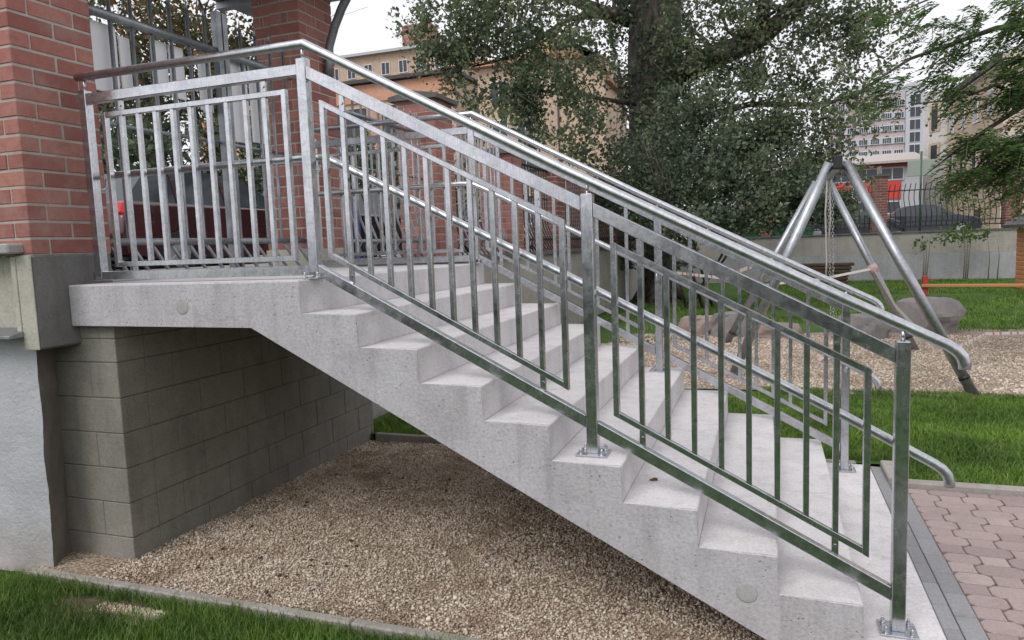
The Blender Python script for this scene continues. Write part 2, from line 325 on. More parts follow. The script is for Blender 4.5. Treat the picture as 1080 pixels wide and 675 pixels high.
# pebbles
octv=np.array([(1,0,0),(0,1,0),(-1,0,0),(0,-1,0),(0,0,1),(0,0,-1)],float); octf=np.array([(0,1,4),(1,2,4),(2,3,4),(3,0,4),(1,0,5),(2,1,5),(3,2,5),(0,3,5)])
def pebbles(name,n,x0,x1,y0,y1,zf,s0,s1,m,label,cat):
    P=np.stack([rng.uniform(x0,x1,n),rng.uniform(y0,y1,n),np.zeros(n)],1)
    P[:,2]=[zf(x,y) for x,y in P[:,:2]]
    s=rng.uniform(s0,s1,n)[:,None]*rng.uniform(.55,1.1,(n,3)); R=rotmats(n)
    tv=octv*1.0; V,F=scatter(tv,octf,P,R,s); V+=rng.normal(0,s0*.12,V.shape)
    me=npmesh(name,V,F); o=link(name,me,m); tag(o,label,cat,kind='stuff'); return o
zf=lambda x,y:-1.551+.02*noise.noise(Vector((x*2.2,y*2.2,0)))+.012*noise.noise(Vector((x*7,y*7,2)))
def weedspot(x,y): return noise.noise(Vector((x*4,y*9,3)))>.28
pebbles('gravel',80000,-1.3,2.4,-.2,2.6,zf,.0042,.0092,PEB,'pale tan pebbles of the gravel bed underneath the stairs','gravel')
pebbles('gravel_stones',1500,-1.2,2.3,-.19,2.55,lambda x,y:zf(x,y)+.004,.010,.017,PEB,'scattered larger stones among the gravel under the stair','stones')
b=MB()
for k in range(150):
    x,y=random.uniform(-1.1,2.2),random.uniform(-.1,2.5)
    if noise.noise(Vector((x*1.6,y*1.6,7)))<0: continue
    b.blob((x,y,zf(x,y)+.008),(random.uniform(.006,.016),random.uniform(.006,.014),random.uniform(.004,.009)),1,.4,2,k)
o=b.build('soil_crumbs',flat('dark_soil',(.07,.045,.03),.95)); tag(o,'dark soil crumbs and leaf bits lying on the gravel beneath the stair','debris',kind='stuff')
pebbles('playground_pebbles',26000,-.3,7.5,5.2,9.6,lambda x,y:-1.481,.009,.02,PEB,'loose tan pebbles of the playground gravel around the swing','gravel')
# grass blades
def grass(name,n,x0,x1,y0,y1,z,h0,h1,w,label,mask=None,dens=None):
    P=np.stack([rng.uniform(x0,x1,n),rng.uniform(y0,y1,n),np.full(n,z)],1)
    keep=np.array([ (mask is None or mask(x,y)) and (dens is None or noise.noise(Vector((x*dens,y*dens,5)))>-.18+rng.uniform(-.12,.12)) for x,y,_ in P]); P=P[keep]; n=len(P)
    cl=np.array([noise.noise(Vector((x*3,y*3,1))) for x,y,_ in P])
    hh=rng.uniform(h0,h1,n)*(1+.5*cl); a=rng.uniform(0,2*np.pi,n); le=rng.uniform(.2,1.0,n)*hh
    dx=np.cos(a)*le; dy=np.sin(a)*le; px=-np.sin(a+rng.uniform(-1,1,n))*w/2; py=np.cos(a)*w/2
    V=np.zeros((n,5,3)); V[:,:]=P[:,None]
    V[:,0,0]-=px; V[:,0,1]-=py; V[:,1,0]+=px; V[:,1,1]+=py
    V[:,2,0]+=dx*.35+px*.8; V[:,2,1]+=dy*.35+py*.8; V[:,2,2]+=hh*.6
    V[:,3,0]+=dx*.35-px*.8; V[:,3,1]+=dy*.35-py*.8; V[:,3,2]+=hh*.6
    V[:,4,0]+=dx; V[:,4,1]+=dy; V[:,4,2]+=hh*.95
    o_=np.arange(n)[:,None]*5
    F=np.concatenate([o_+np.array([0,1,2]),o_+np.array([0,2,3]),o_+np.array([3,2,4])],1).reshape(-1,3)
    me=npmesh(name,V.reshape(-1,3),F); o=link(name,me,GRASSB); tag(o,label,'grass',kind='stuff'); return o
def tuft(x,y): return noise.noise(Vector((x*3.1,y*6,3)))>.30+.9*(y+.2)
def bare(x,y): return not (((x+.92)/.30)**2+((y+.42)/.075)**2<1+1.6*noise.noise(Vector((x*9,y*9,4))) and random.random()<.88)
grass('front_grass',75000,-2.6,1.4,-1.5,-.262,-1.57,.03,.075,.0035,'dark green grass in front of the concrete kerb below the stair',bare,None)
wob([(-1.28,-.36),(-.95,-.31),(-.55,-.36),(-.56,-.5),(-.95,-.56),(-1.25,-.5)],-1.560,'bare_soil',groundmat('bare_soil',[(.3,(.12,.085,.06)),(.6,(.22,.16,.125)),(.75,(.30,.24,.2))],9,90,.8),6,.06)
pebbles('soil_stones',1300,-1.0,-.6,-.50,-.36,lambda x,y:-1.558,.004,.010,PEB,'small reddish stones in the bare patch of the front grass','stones')
grass('gravel_weeds',9000,-1.5,1.6,-.2,.35,-1.548,.015,.04,.003,'sparse green weeds growing through the gravel along the front kerb',tuft,None)
def inlawn(x,y): return y>2.08+ (0.0 if x>2.92 else .6)
grass('lawn_grass',120000,2.0,7.5,2.06,5.15,-1.502,.03,.065,.006,'bright green grass between the pink paving and the playground gravel',inlawn,None)
grass('stairside_grass',22000,-1.4,2.75,2.66,4.6,-1.502,.04,.085,.006,'green grass strip beside the far side of the stair',None,None)
def far(x,y): return not(7.0<x and 12<y<15)
grass('far_grass',60000,-1.3,12,10.2,24,-1.505,.05,.10,.016,'mown grass behind the boulders up to the perimeter wall',far,.6)
# ------------------------------------------------------------------ paving
b=MB(); b.box(2.76,9,-1.5,1.975,-1.75,-1.462); o=b.build('paving_bed',JOINT); o['kind']='structure'
b=MB(); y=-1.49; row=0
while y<1.95:
    x=2.91-(.16 if row%2 else 0)-.05; k=0
    while x<8.2:
        L=.205 if k%2==0 else .115; h=.106
        x0,x1=max(x+.0025,2.912),x+L-.0025; y1=min(y+h-.0005,1.972); ya=y+.0035
        if x1-x0>.03 and y1-ya>.03:
            c=.024 if k%2==0 else .003; c=min(c,(x1-x0)/3,(y1-ya)/3); dz=random.uniform(-.0015,.0015)
            e=.006 if k%2==0 else -.006
            poly=[(x0+c,ya-e*.5),(x1-c,ya-e*.5),(x1,ya+c),(x1,y1-c),(x1-c,y1+e*.5),(x0+c,y1+e*.5),(x0,y1-c),(x0,ya+c)]
            A=[b.bm.verts.new((*p,-1.475)) for p in poly]
            cx=sum(p[0] for p in poly)/8; cy=sum(p[1] for p in poly)/8
            Bm=[b.bm.verts.new((*p,-1.4545+dz)) for p in poly]; Bt=[b.bm.verts.new((cx+(p[0]-cx)*.95,cy+(p[1]-cy)*.93,-1.451+dz)) for p in poly]
            for q in range(8):
                r_=(q+1)%8; b.face([A[q],A[r_],Bm[r_],Bm[q]]); b.face([Bm[q],Bm[r_],Bt[r_],Bt[q]])
            b.face(Bt)
        x+=L; k+=1
    y+=.109; row+=1
o=b.build('brick_paving',PAVR); o['kind']='structure'
b=MB()
for (xa,xb,L,off) in ((2.7595,2.822,.205,0),(2.826,2.908,.205,.09)):
    y=-1.4-off
    while y<2.38:
        y1=min(y+L,2.39); 
        if y1-y>.04 and not(xa>2.8 and y1>2.0): b.box(xa,xb,y+.002,y1-.002,-1.5,-1.4495+random.uniform(-.001,.001),.003)
        y+=L
o=b.build('paving_border',PAVG); o['kind']='structure'
def kerb(label,x0,x1,y0,y1,z0,z1,along):
    r=empty('kerb',((x0+x1)/2,(y0+y1)/2,z0),0,label,'kerb','concrete kerbs')
    b=MB(); cx,cy=(x0+x1)/2,(y0+y1)/2; L=1.0; a,c=((x0,x1) if along=='x' else (y0,y1)); t=a
    while t<c-1e-3:
        e=min(t+L,c)
        if along=='x': b.box(t-cx+.002,e-cx-.002,y0-cy,y1-cy,0,z1-z0,.008)
        else: b.box(x0-cx,x1-cx,t-cy+.002,e-cy-.002,0,z1-z0,.008)
        t=e
    b.build('kerb_stone',KERBM,r); return r
kerb('weathered concrete kerb between front grass and the gravel under the stair',-1.66,2.6,-.268,-.218,-1.72,-1.522,'x')
kerb('thin concrete kerb between the far gravel edge and grass under the stairs',-1.2,2.7,2.605,2.655,-1.7,-1.492,'x')
kerb('pale concrete kerb between pink paving and lawn right of the stair',2.91,9,1.978,2.058,-1.7,-1.415,'x')
kerb('short concrete kerb turning along the bottom slab by the lawn',2.825,2.905,2.062,2.44,-1.7,-1.415,'y')
# ------------------------------------------------------------------ stair
st=empty('staircase',(0,0,-1.44),0,'pale cast concrete staircase with landing and nine steps beside the brick pillars','staircase')
def stz(o): o.parent=st; o.location=(0,0,1.44); return o
prof=[(-1.493,-.004),(-.003,-.004)]
for i in range(9):
    prof+=[(i*G-.003,-(i+1)*H-.004),((i+1)*G-.003,-(i+1)*H-.004)]
prof[-1]=(9*G,-9*H-.004)
prof+=[(9*G,-1.72),(2.565,-1.72),(-.295,-.225),(-1.493,-.225)]
b=MB(); b.prism(prof,'y',0,W,.004); stz(b.build('stair_body',CONC))
for half,(ya,yb) in enumerate(((.0045,1.2525),(1.2555,W-.004))):
    for i in range(10):
        x0=(i-1)*G+.001 if i else -1.49; x1=i*G; z=-i*H
        L=[(x0,z),(x1-.006,z),(x1-.001,z-.005),(x1-.001,z-H+.0005 if i<9 else z-.1),(x1-.03,z-H+.0005 if i<9 else z-.1),(x1-.03,z-.03),(x0,z-.03)]
        bb=MB(); bb.prism(L,'y',ya,yb); stz(bb.build('step_slab',TREAD))
for px,py in ((192,323),(788,625)):
    c=on('y',0,px,py); bb=MB(); bb.blob((c.x,-.001,c.z),(.042,.003,.042),3,.03); 
    stz(bb.build('plugged_hole',PATCH))
bb=MB(); bb.blob((0,0,0),(.012,.008,.004),2,.5); bb.blob((.014,.004,.003),(.013,.006,.007),2,.6,seed=3)
lp=on('z',-.96,688,507)
o=bb.build('dead_leaf',flat('dry_leaf',(.16,.08,.055),.8)); o.location=(lp.x,lp.y,-.955); tag(o,'small curled brown dead leaf lying on a stair tread','leaf')
# block wall under landing
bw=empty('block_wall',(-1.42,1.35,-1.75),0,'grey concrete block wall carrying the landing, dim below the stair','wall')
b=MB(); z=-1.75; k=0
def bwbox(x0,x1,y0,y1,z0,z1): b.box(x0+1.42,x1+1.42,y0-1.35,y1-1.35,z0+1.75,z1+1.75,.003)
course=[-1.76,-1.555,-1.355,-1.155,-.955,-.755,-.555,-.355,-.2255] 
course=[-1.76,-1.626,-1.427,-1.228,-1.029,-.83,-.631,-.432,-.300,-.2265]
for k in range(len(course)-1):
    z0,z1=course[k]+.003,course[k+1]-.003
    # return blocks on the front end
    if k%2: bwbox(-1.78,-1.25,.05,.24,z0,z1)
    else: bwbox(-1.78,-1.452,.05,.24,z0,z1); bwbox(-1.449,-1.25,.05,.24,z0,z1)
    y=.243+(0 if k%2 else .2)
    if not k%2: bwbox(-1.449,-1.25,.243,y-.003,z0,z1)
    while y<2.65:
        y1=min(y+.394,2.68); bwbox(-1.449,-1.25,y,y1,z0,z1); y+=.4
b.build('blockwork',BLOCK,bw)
b=MB(); b.box(-1.445+1.42,-1.254+1.42,.245-1.35,2.67-1.35,0,1.52); b.box(-1.77+1.42,-1.254+1.42,.054-1.35,.2445-1.35,0,1.52); b.build('mortar_core',concrete('grey_mortar',(.19,.18,.16),(.13,.125,.11),(.1,.1,.1),.2,2,.6),bw)
# ------------------------------------------------------------------ retaining walls / left building
rw=empty('retaining_wall',(-3,0,-1.8),0,'rough grey plaster wall left of the block wall with a metal sill on top','wall')
def rel(o,r): 
    o.parent=r; o.location=-Vector(r.location); return o
b=MB(); nx,nz=90,50
def pl(i,j,x0,x1,z0,z1,y):
    X=x0+(x1-x0)*i/nx; Z=z0+(z1-z0)*j/nz; q=Vector((X*6,Z*6,0)); e=.012*noise.noise(q*.6)+.004*noise.noise(q*3)
    edge=.007*noise.noise(Vector((Z*5,3,0))) if i==nx else 0
    return (X+edge-.035*(1-(Z+1.8)/1.56 if i==nx else 0),y+e,Z)
vv=[[b.bm.verts.new(pl(i,j,-6,-1.585,-1.85,-.245,-.15)) for i in range(nx+1)] for j in range(nz+1)]
for j in range(nz):
    for i in range(nx):
        f=b.face([vv[j][i],vv[j][i+1],vv[j+1][i+1],vv[j+1][i]]); f.smooth=True
rel(b.build('plaster_face',PLASTER),rw)
b=MB(); b.box(-6,-1.76,-.13,.35,-1.85,-.25); rel(b.build('wall_core',MUD),rw)
b=MB(); b.mi=0
vv=[]
for j in range(nz+1):
    Z=-1.85+1.605*j/nz; e0=pl(nx,j,-6,-1.585,-1.85,-.245,-.15); row_=[b.bm.verts.new(e0)]
    for i in range(1,9):
        Y=-.150+.205*i/8; q=Vector((Y*14,Z*8,0)); row_.append(b.bm.verts.new((-1.587-.62*(Y+.145)+.012*noise.noise(q)+.008*noise.noise(q*3)-.03*(1-(Z+1.8)/1.56),Y,Z)))
    vv.append(row_)
for j in range(nz):
    for i in range(8): f=b.face([vv[j][i],vv[j][i+1],vv[j+1][i+1],vv[j+1][i]]); f.smooth=True
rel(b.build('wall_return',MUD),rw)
b=MB(); b.box(-6,-1.625,-.135,.2,-.235,.165,.003); rel(b.build('niche_panel',CREAMC),rw)
b=MB(); b.prism([(-.275,-.262),(-.275,-.245),(-.14,-.215),(-.13,-.235),(-.14,-.26)],'x',-6,-1.60,.002); rel(b.build('metal_sill',ZINC),rw)
b=MB(); b.box(-1.640,-1.605,-.20,-.13,-.235,.165,.003); rel(b.build('niche_jamb',CREAMC),rw)
b=MB(); b.box(-6,-1.56,-.265,.1,.178,.232,.008); rel(b.build('cap_stone',concrete('light_cap_stone',(.45,.44,.43),(.36,.35,.34),(.2,.2,.2),.2)),rw)
# brick pillars
def brickwork(x0,x1,y0,y1,z0,z1,ch=.088,bl=.25,bev=.003,j=.0135,seed=0):
    b=MB(); rr=random.Random(seed); b.mi=1; b.box(x0+.0045,x1-.0045,y0+.0045,y1-.0045,z0,z1-.004)
    b.mi=0; z=z0; k=0; d=min(.115,(x1-x0)/2-.012)
    def bk(a0,a1,c0,c1,z):
        e=rr.uniform(-.002,.002); b.box(a0,a1,c0,c1,z+j/2,min(z+ch-j/2,z1),bev if bev else 0)
    while z<z1-.02:
        first=bl/2 if k%2 else bl
        def run(lo,hi,fn,off):
            t=lo; L=off
            while t<hi-.01:
                e=min(t+L,hi)
                if hi-e<.06: e=hi
                fn(t+(j/2 if t>lo else 0),e-(j/2 if e<hi else 0)); t=e; L=bl
        # front/back faces along x own the corner on even courses, sides on odd
        A=k%2
        o_=rr.uniform(-.0015,.0015)
        fx0,fx1=(x0,x1) if A==0 else (x0+d,x1-d); fy0,fy1=(y0+d,y1-d) if A==0 else (y0,y1)
        run(fx0,fx1,lambda a,c:bk(a,c,y0+o_,y0+d-.01,z),bl); run(fx0,fx1,lambda a,c:bk(a,c,y1-d+.01,y1-o_,z),bl)
        run(fy0+(.0 if A else 0),fy1,lambda a,c:bk(x1-d+.01,x1-o_,a,c,z),bl); run(fy0,fy1,lambda a,c:bk(x0+o_,x0+d-.01,a,c,z),bl)
        z+=ch; k+=1
    return b
P1=empty('brick_pillar',(-1.75,.06,-.33),0,'nearest red brick pillar on a grey concrete plinth at the left end of the landing','pillar','brick pillars along the street fence')
b=brickwork(-2.02,-1.5,-.18,.305,.168,2.36); rel(b.build('brickwork',[BRICK,MORTAR]),P1)
b=MB(); b.box(-1.60,-1.494,-.188,.30,-.33,.172,.012); rel(b.build('plinth',PLINTH),P1)
b=MB(); b.box(-1.604,-1.497,-.195,-.1885,-.328,.168,.002); rel(b.build('plinth_edge',CREAMC),P1)
P2=empty('brick_pillar',(-1.75,2.5,-.2),0,'tall red brick pillar behind the landing with curved steel brace under the canopy','pillar','brick pillars along the street fence')
b=brickwork(-1.79,-1.5,2.29,2.78,.165,2.36,seed=3); rel(b.build('brickwork',[BRICK,MORTAR]),P2)
b=brickwork(-1.97,-1.795,2.31,2.76,.165,2.36,seed=5); rel(b.build('side_brickwork',[BRICK,MORTAR]),P2)
b=MB(); b.box(-1.975,-1.494,2.284,2.786,-.2,.162,.006); rel(b.build('plinth',CREAMC),P2)
can=empty('canopy',(-1.7,1.3,2.36),0,'steel edged canopy on the two tall brick pillars, its corner at the top','canopy')
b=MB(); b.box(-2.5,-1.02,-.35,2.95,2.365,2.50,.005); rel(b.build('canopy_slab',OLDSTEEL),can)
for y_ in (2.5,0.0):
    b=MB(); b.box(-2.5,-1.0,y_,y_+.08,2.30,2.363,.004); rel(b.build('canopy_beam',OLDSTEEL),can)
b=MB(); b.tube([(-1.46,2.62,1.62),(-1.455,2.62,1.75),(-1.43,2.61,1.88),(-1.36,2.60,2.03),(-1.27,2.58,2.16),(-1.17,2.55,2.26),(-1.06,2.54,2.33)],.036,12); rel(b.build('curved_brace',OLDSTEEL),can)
where=['square brick pillar with dark stone cap just beyond the landing behind the far railing','second capped brick pillar beyond the landing, over the middle of the stair flight','third capped brick pillar beyond the landing, partly behind the near middle post','fourth and smallest visible brick pillar of the side fence, beside the tree trunk']
for i,Y in enumerate((4.8,7.4,9.9,12.4,14.9,17.4,19.9,22.4)):
    r=empty('brick_pillar',(-1.75,Y+.25,-.1),0,(where[i] if i<4 else 'side fence brick pillar hidden in the shade of the big tree'),'pillar','brick pillars along the street fence')
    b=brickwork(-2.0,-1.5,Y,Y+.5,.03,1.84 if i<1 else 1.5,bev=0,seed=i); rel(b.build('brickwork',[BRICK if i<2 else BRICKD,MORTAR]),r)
    zt=1.84 if i<1 else 1.5
    b=MB(); b.prism([(-2.06,zt),(-1.44,zt),(-1.44,zt+.05),(-1.75,zt+.10),(-2.06,zt+.05)],'y',Y-.06,Y+.56); rel(b.build('pillar_cap',CAPM),r)
# side retaining wall below street fence
sw=empty('garden_wall',(-1.75,13,-1.6),0,'long low concrete retaining wall under the street fence beyond the stair','wall')
b=MB(); b.box(-1.95,-1.545,2.79,BW+.2,-1.6,-.055); rel(b.build('wall_body',WALLTOP),sw)
b=MB(); b.box(-1.97,-1.47,2.80,BW+.15,-.05,.022,.006); rel(b.build('wall_cap',CAPM),sw)
tw=empty('terrace_wall',(-1.7,.5,-1.6),0,None,None)
tag(tw,'low concrete threshold wall below the gate, hidden behind the landing slab','wall')
b=MB(); b.box(-1.95,-1.50,.31,2.78,-1.6,-.01); rel(b.build('wall_body',WALLTOP),tw)
# ------------------------------------------------------------------ fences
def bar_profile(belly=.13,top=1.74,z0=.03):
    if belly<.11: return [(0,top),(0,.27),(.01,.22),(.16,z0)]
    return [(0,top),(0,.55),(belly*.15,.44),(belly*.55,.32),(belly*.9,.22),(belly*.6,.16),(belly*1.3,z0)]
def bar_mesh(belly,top,z0,r=.013):
    b=MB(); pts=[(x,0,z) for x,z in bar_profile(belly,top,z0)]; b.tube([pts[0],*pts[1:]],r,6)
    b.tube([(0,0,top-.002),(0,0,top+.07)],[r,.002],6); return b.mesh('bar')
def fence(label,x,y0,y1,zt,zm,zb,belly,matl,top,spacing,name='metal_fence',group='metal fence panels between brick pillars',rt=.022):
    r=empty(name,(x,(y0+y1)/2,0),0,label,'fence',group); h=(y1-y0)/2
    for z,rr,dx in ((zt,rt,0),(zm,.012,-.016),(zb,.022,.035 if belly<.11 else belly-.028)):
        b=MB(); b.tube([(dx,-h,z),(dx,h,z)],rr,8); b.build('rail',matl,r)
    me=bar_mesh(belly,top,.02); me.materials.append(matl); n=int((2*h-.1)/spacing); first=None
    for k in range(n):
        yy=-h+.08+(2*h-.16)*k/max(1,n-1)
        if first is None: first=link('bar',me,matl,r,(0,yy,0))
        else: again(first,r,(0,yy,0))
    return r
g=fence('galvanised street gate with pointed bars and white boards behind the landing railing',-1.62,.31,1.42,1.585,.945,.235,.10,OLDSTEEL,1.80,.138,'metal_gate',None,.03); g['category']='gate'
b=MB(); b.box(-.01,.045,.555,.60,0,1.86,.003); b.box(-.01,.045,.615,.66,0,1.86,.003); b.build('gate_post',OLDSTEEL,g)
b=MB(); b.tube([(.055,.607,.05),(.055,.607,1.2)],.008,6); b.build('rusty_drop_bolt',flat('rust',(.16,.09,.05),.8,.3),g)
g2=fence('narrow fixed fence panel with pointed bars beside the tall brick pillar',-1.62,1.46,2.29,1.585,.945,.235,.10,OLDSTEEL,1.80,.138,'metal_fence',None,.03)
for (ya,yb,za,zb_,lab,kk) in ((.40,.62,1.14,1.545,'tall white board hung behind the gate bars beside the nearest brick pillar',0),(.64,.72,1.14,1.50,'thin cream strip board behind the gate next to the tall white board',0),(.89,1.02,1.20,1.545,'small white board behind the gate, left of the pair in the middle',0),(1.04,1.165,1.20,1.545,'small white board behind the gate, right of the pair in the middle',0),(1.30,1.42,1.16,1.545,'narrow white board just left of the gate post',0),(1.53,1.80,.98,1.64,'large white letterbox style board right of the gate post, near the tall pillar',1),(1.83,2.0,1.0,1.62,'pale board hanging against the tall pillar behind fence bars',1)):
    b=MB(); b.box(-.006,.006,-(yb-ya)/2,(yb-ya)/2,0,zb_-za,.002); o=b.build('white_board',WHITE); o.location=(-1.665,(ya+yb)/2,za); tag(o,lab,'board','white boards behind the street gate')
ys_=[2.79,4.8,5.3,7.4,7.9,9.9,10.4,12.4,12.9,14.9,15.4,17.4,17.9,19.9,20.4,22.4,22.9,BW]
lab2=['curved bar fence panel between the tall pillar and the first capped pillar','curved bar fence panel after the first capped pillar','curved bar fence panel between second and third capped pillars','curved bar fence panel before the fourth capped pillar','side fence panel with curved bars beside the tree','side fence panel behind the tree trunk','dark side fence panel beyond the tree','side fence panel near the back corner','last side fence panel at the back corner']
for i in range(0,len(ys_),2):
    fence(lab2[i//2],-1.68,ys_[i]+.01,ys_[i+1]-.01,1.45,.945,.22,.12,OLDSTEEL if i<4 else BLACKIRON,1.62,.138 if i<8 else .2)
# back perimeter wall
pw=empty('perimeter_wall',(10,BW+.2,-1.6),0,'long rear perimeter wall, beige band above a pale grey stained base','wall')
b=MB(); b.box(-1.5,40,BW,BW+.4,-.62,.06); rel(b.build('upper_band',WALLTOP),pw)
b=MB(); b.box(-1.5,40,BW-.06,BW+.4,-1.6,-.625); rel(b.build('lower_band',WALLLOW),pw)
b=MB(); b.box(-1.5,40,BW-.05,BW+.45,.065,.125,.01); rel(b.build('wall_cap',CAPM),pw)
pxs=[-2.0,1.8,5.46,9.33,13.2,17.1]
labp=['corner brick pillar of the rear wall behind the tree','rear wall brick pillar left of the swing frame under the bush','rear wall brick pillar seen between the swing legs and red panels','rear wall brick pillar at the right edge above the playhouse','','']
for i,x in enumerate(pxs[:5]):
    r=empty('brick_pillar',(x+.27,BW+.2,.1),0,labp[i] or 'rear wall brick pillar beyond the right edge of the picture','pillar','brick pillars on the rear wall')
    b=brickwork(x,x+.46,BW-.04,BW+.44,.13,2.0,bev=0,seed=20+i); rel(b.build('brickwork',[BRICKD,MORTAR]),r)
    b=MB(); b.prism([(x-.06,2.0),(x+.52,2.0),(x+.52,2.04),(x+.23,2.10),(x-.06,2.04)],'y',BW-.1,BW+.5); rel(b.build('pillar_cap',CAPM),r)
# S-curved bars of rear fence
bS=MB(); pts=[(0,0,.15),(0,-.0,.35),(0,-.12,.6),(0,-.14,.8),(0,-.02,1.1),(0,.03,1.3),(0,0,1.5),(0,-.05,1.62)]
pts=[(.035*math.sin((p[2])*4.2),p[1],p[2]) for p in pts]
bS.tube(pts,.014,5); meS=bS.mesh('bar'); meS.materials.append(BLACKIRON)
labf=['dark rear fence panel with bent bars behind the tree and bush','dark bent bar fence panel behind the swing frame','dark bent bar fence panel in front of the dark saloon car and cream building','dark bent bar fence panel right of the last visible pillar']
for i in range(4):
    x0,x1=pxs[i]+.47,pxs[i+1]-.01; r=empty('metal_fence',((x0+x1)/2,BW+.2,.1),0,labf[i],'fence','bent bar fence panels on the rear wall')
    h=(x1-x0)/2
    for z in (1.40,.18,.34):
        b=MB(); b.box(-h,h,-.02,.02,z-.018,z+.018); b.build('rail',BLACKIRON,r)
    n=int(2*h/.15)
    for k in range(n): link('bar',meS,BLACKIRON,r,(-h+.08+(2*h-.16)*k/(n-1),-.0,0))
# ------------------------------------------------------------------ railings
SL=H/G
def nz(x): return -SL*x if x>0 else 0
def hexbolt(b,c,r=.009,h=.012,axis='z'):
    m=Matrix.Translation(c)
    if axis=='y': m=m@Matrix.Rotation(math.pi/2,4,'X')
    vs=[]; 
    A=[b.bm.verts.new(m@Vector((r*math.cos(k*math.pi/3),r*math.sin(k*math.pi/3),0))) for k in range(6)]
    Bv=[b.bm.verts.new(m@Vector((r*math.cos(k*math.pi/3),r*math.sin(k*math.pi/3),h))) for k in range(6)]
    b.face(A[::-1]); b.face(Bv)
    for k in range(6): b.face([A[k],A[(k+1)%6],Bv[(k+1)%6],Bv[k]])
def slrail(x0,x1,zo,th,wd,y=0):
    """box rail following the flight: top at nosing line+zo"""
    b=MB(); z0,z1=nz(x0)+zo,nz(x1)+zo
    b.prism([(x0,z0),(x1,z1),(x1,z1-th),(x0,z0-th)],'y',y-wd/2,y+wd/2,.003); return b
def railing(Y,inner,label,group):
    r=empty('stair_railing',(0,Y,-1.44),0,label,'railing',group)
    def P(o): o.parent=r; o.location=(0,0,1.44); return o
    s=.025
    posts=[(-1.405,0.0,1.05,'L'),(-.0,0.0,1.055,'L'),(1.378,-.8,.335,'S'),(2.585,-1.44,-.285,'S')]
    for (x,zb,zt,kk) in posts:
        b=MB(); b.box(x-s,x+s,-s,s,zb+(.008 if kk=='S' else .03),zt,.003)
        p=P(b.build('post',STEEL))
        if kk=='S' or x>-1:
            b=MB(); w=.068 if kk=='S' else .05
            b.box(x-w,x+w,-.06,.06,zb+.001,zb+.009,.001); pl_=b.build('base_plate',STEEL,p)
            for dx in (-.046,.046):
                for dy in (-.042,.042):
                    b=MB(); c=(x+dx*(1 if kk=='S' else .8),dy,zb+.009); b.cyl(c,(c[0],c[1],c[2]+.003),.013,12); hexbolt(b,(c[0],c[1],c[2]+.003)); b.cyl((c[0],c[1],c[2]+.012),(c[0],c[1],c[2]+.025),.005,8); b.build('bolt',PIPE,p)
    # flat rails
    b=MB(); b.box(-1.45,-.026,-.022,.022,.977,1.030,.003); P(b.build('top_rail',STEEL))
    b=MB(); b.box(-1.45,-.026,-.022,.022,.018,.068,.003); P(b.build('bottom_rail',STEEL))
    for x0,x1 in ((.026,1.352),(1.404,2.559)):
        P(slrail(x0,x1,1.030,.061,.044).build('top_rail',STEEL)); P(slrail(x0,x1,.083,.056,.044).build('bottom_rail',STEEL))
    # infill panels
    def panel(x0,x1,zt,zb,n,sloped):
        e=.014; f=nz if sloped else (lambda x:0)
        fb=MB()
        fb.prism([(x0,f(x0)+zt),(x1,f(x1)+zt),(x1,f(x1)+zt-.027),(x0,f(x0)+zt-.027)],'y',-e,e,.002)
        fb.prism([(x0,f(x0)+zb+.027),(x1,f(x1)+zb+.027),(x1,f(x1)+zb),(x0,f(x0)+zb)],'y',-e,e,.002)
        for xa,xb in ((x0-.001,x0+.024),(x1-.024,x1+.001)):
            fb.prism([(xa,f(xa)+zb-.001),(xb,f(xb)+zb-.001),(xb,f(xb)+zt+.001),(xa,f(xa)+zt+.001)],'y',-e-.001,e+.001,.002)
        fr=P(fb.build('infill_frame',STEEL))
        xm0,xm1=x0+.013,x1-.013; first=None
        for k in range(1,n+1):
            x=xm0+(xm1-xm0)*k/(n+1)
            if first is None:
                b=MB(); b.prism([(-.0115,SL*.0115*(1 if sloped else 0)+zb+.026),(.0115,-SL*.0115*(1 if sloped else 0)+zb+.026),(.0115,-SL*.0115*(1 if sloped else 0)+zt-.026),(-.0115,SL*.0115*(1 if sloped else 0)+zt-.026)],'y',-.012,.012,.002)
                first=P(b.build('baluster',STEEL)); first.location=(x,0,1.44+f(x))
            else: again(first,r,(x,0,1.44+f(x)))
            if k in (1,n):
                ztr=(.978 if not sloped else .970); zbr=(.067 if not sloped else .082)
                for za,zc in ((zt-.004,ztr+.002),(zbr-.002,zb+.004)):
                    b=MB(); b.box(x-.013,x+.013,-.007,.007,f(x)+za,f(x)+zc,.001); hexbolt(b,(x,.012,f(x)+(za+zc)/2),.009,.024,'y'); P(b.build('fixing_tab',STEEL))
    panel(-1.285,-.105,.922,.090,9,False); panel(.085,1.275,.897,.150,10,True); panel(1.475,2.478,.902,.150,8,True)
    # handrails
    def arc_end(x,z,dirx=1): return [(x,0,z),(x+.028,0,z-.020),(x+.046,0,z-.042),(x+.054,0,z-.068),(x+.055,0,z-.088)]
    hx=2.735; hz=nz(hx)+1.130
    b=MB(); b.tube([(-1.455,0,1.125),(0.012,0,1.123),(1.3,0,nz(1.3)+1.113),(2.4,0,nz(2.4)+1.122)]+arc_end(hx,hz),.0215,18); P(b.build('upper_handrail',PIPE))
    for (x,zb,zt,kk) in posts:
        b=MB(); b.cyl((x,0,zt-.005),(x,0,(1.123 if x<.01 else nz(x)+1.125)-.015),.008,8); P(b.build('handrail_pin',PIPE))
    yi=.085*inner
    b=MB(); xe=2.715
    def lz(x): return .602 if x<0 else (.628-.515*x-.002)
    def lz(x): return .600 if x<=.04 else .600-.50*(x-.04)-.0045*x*x
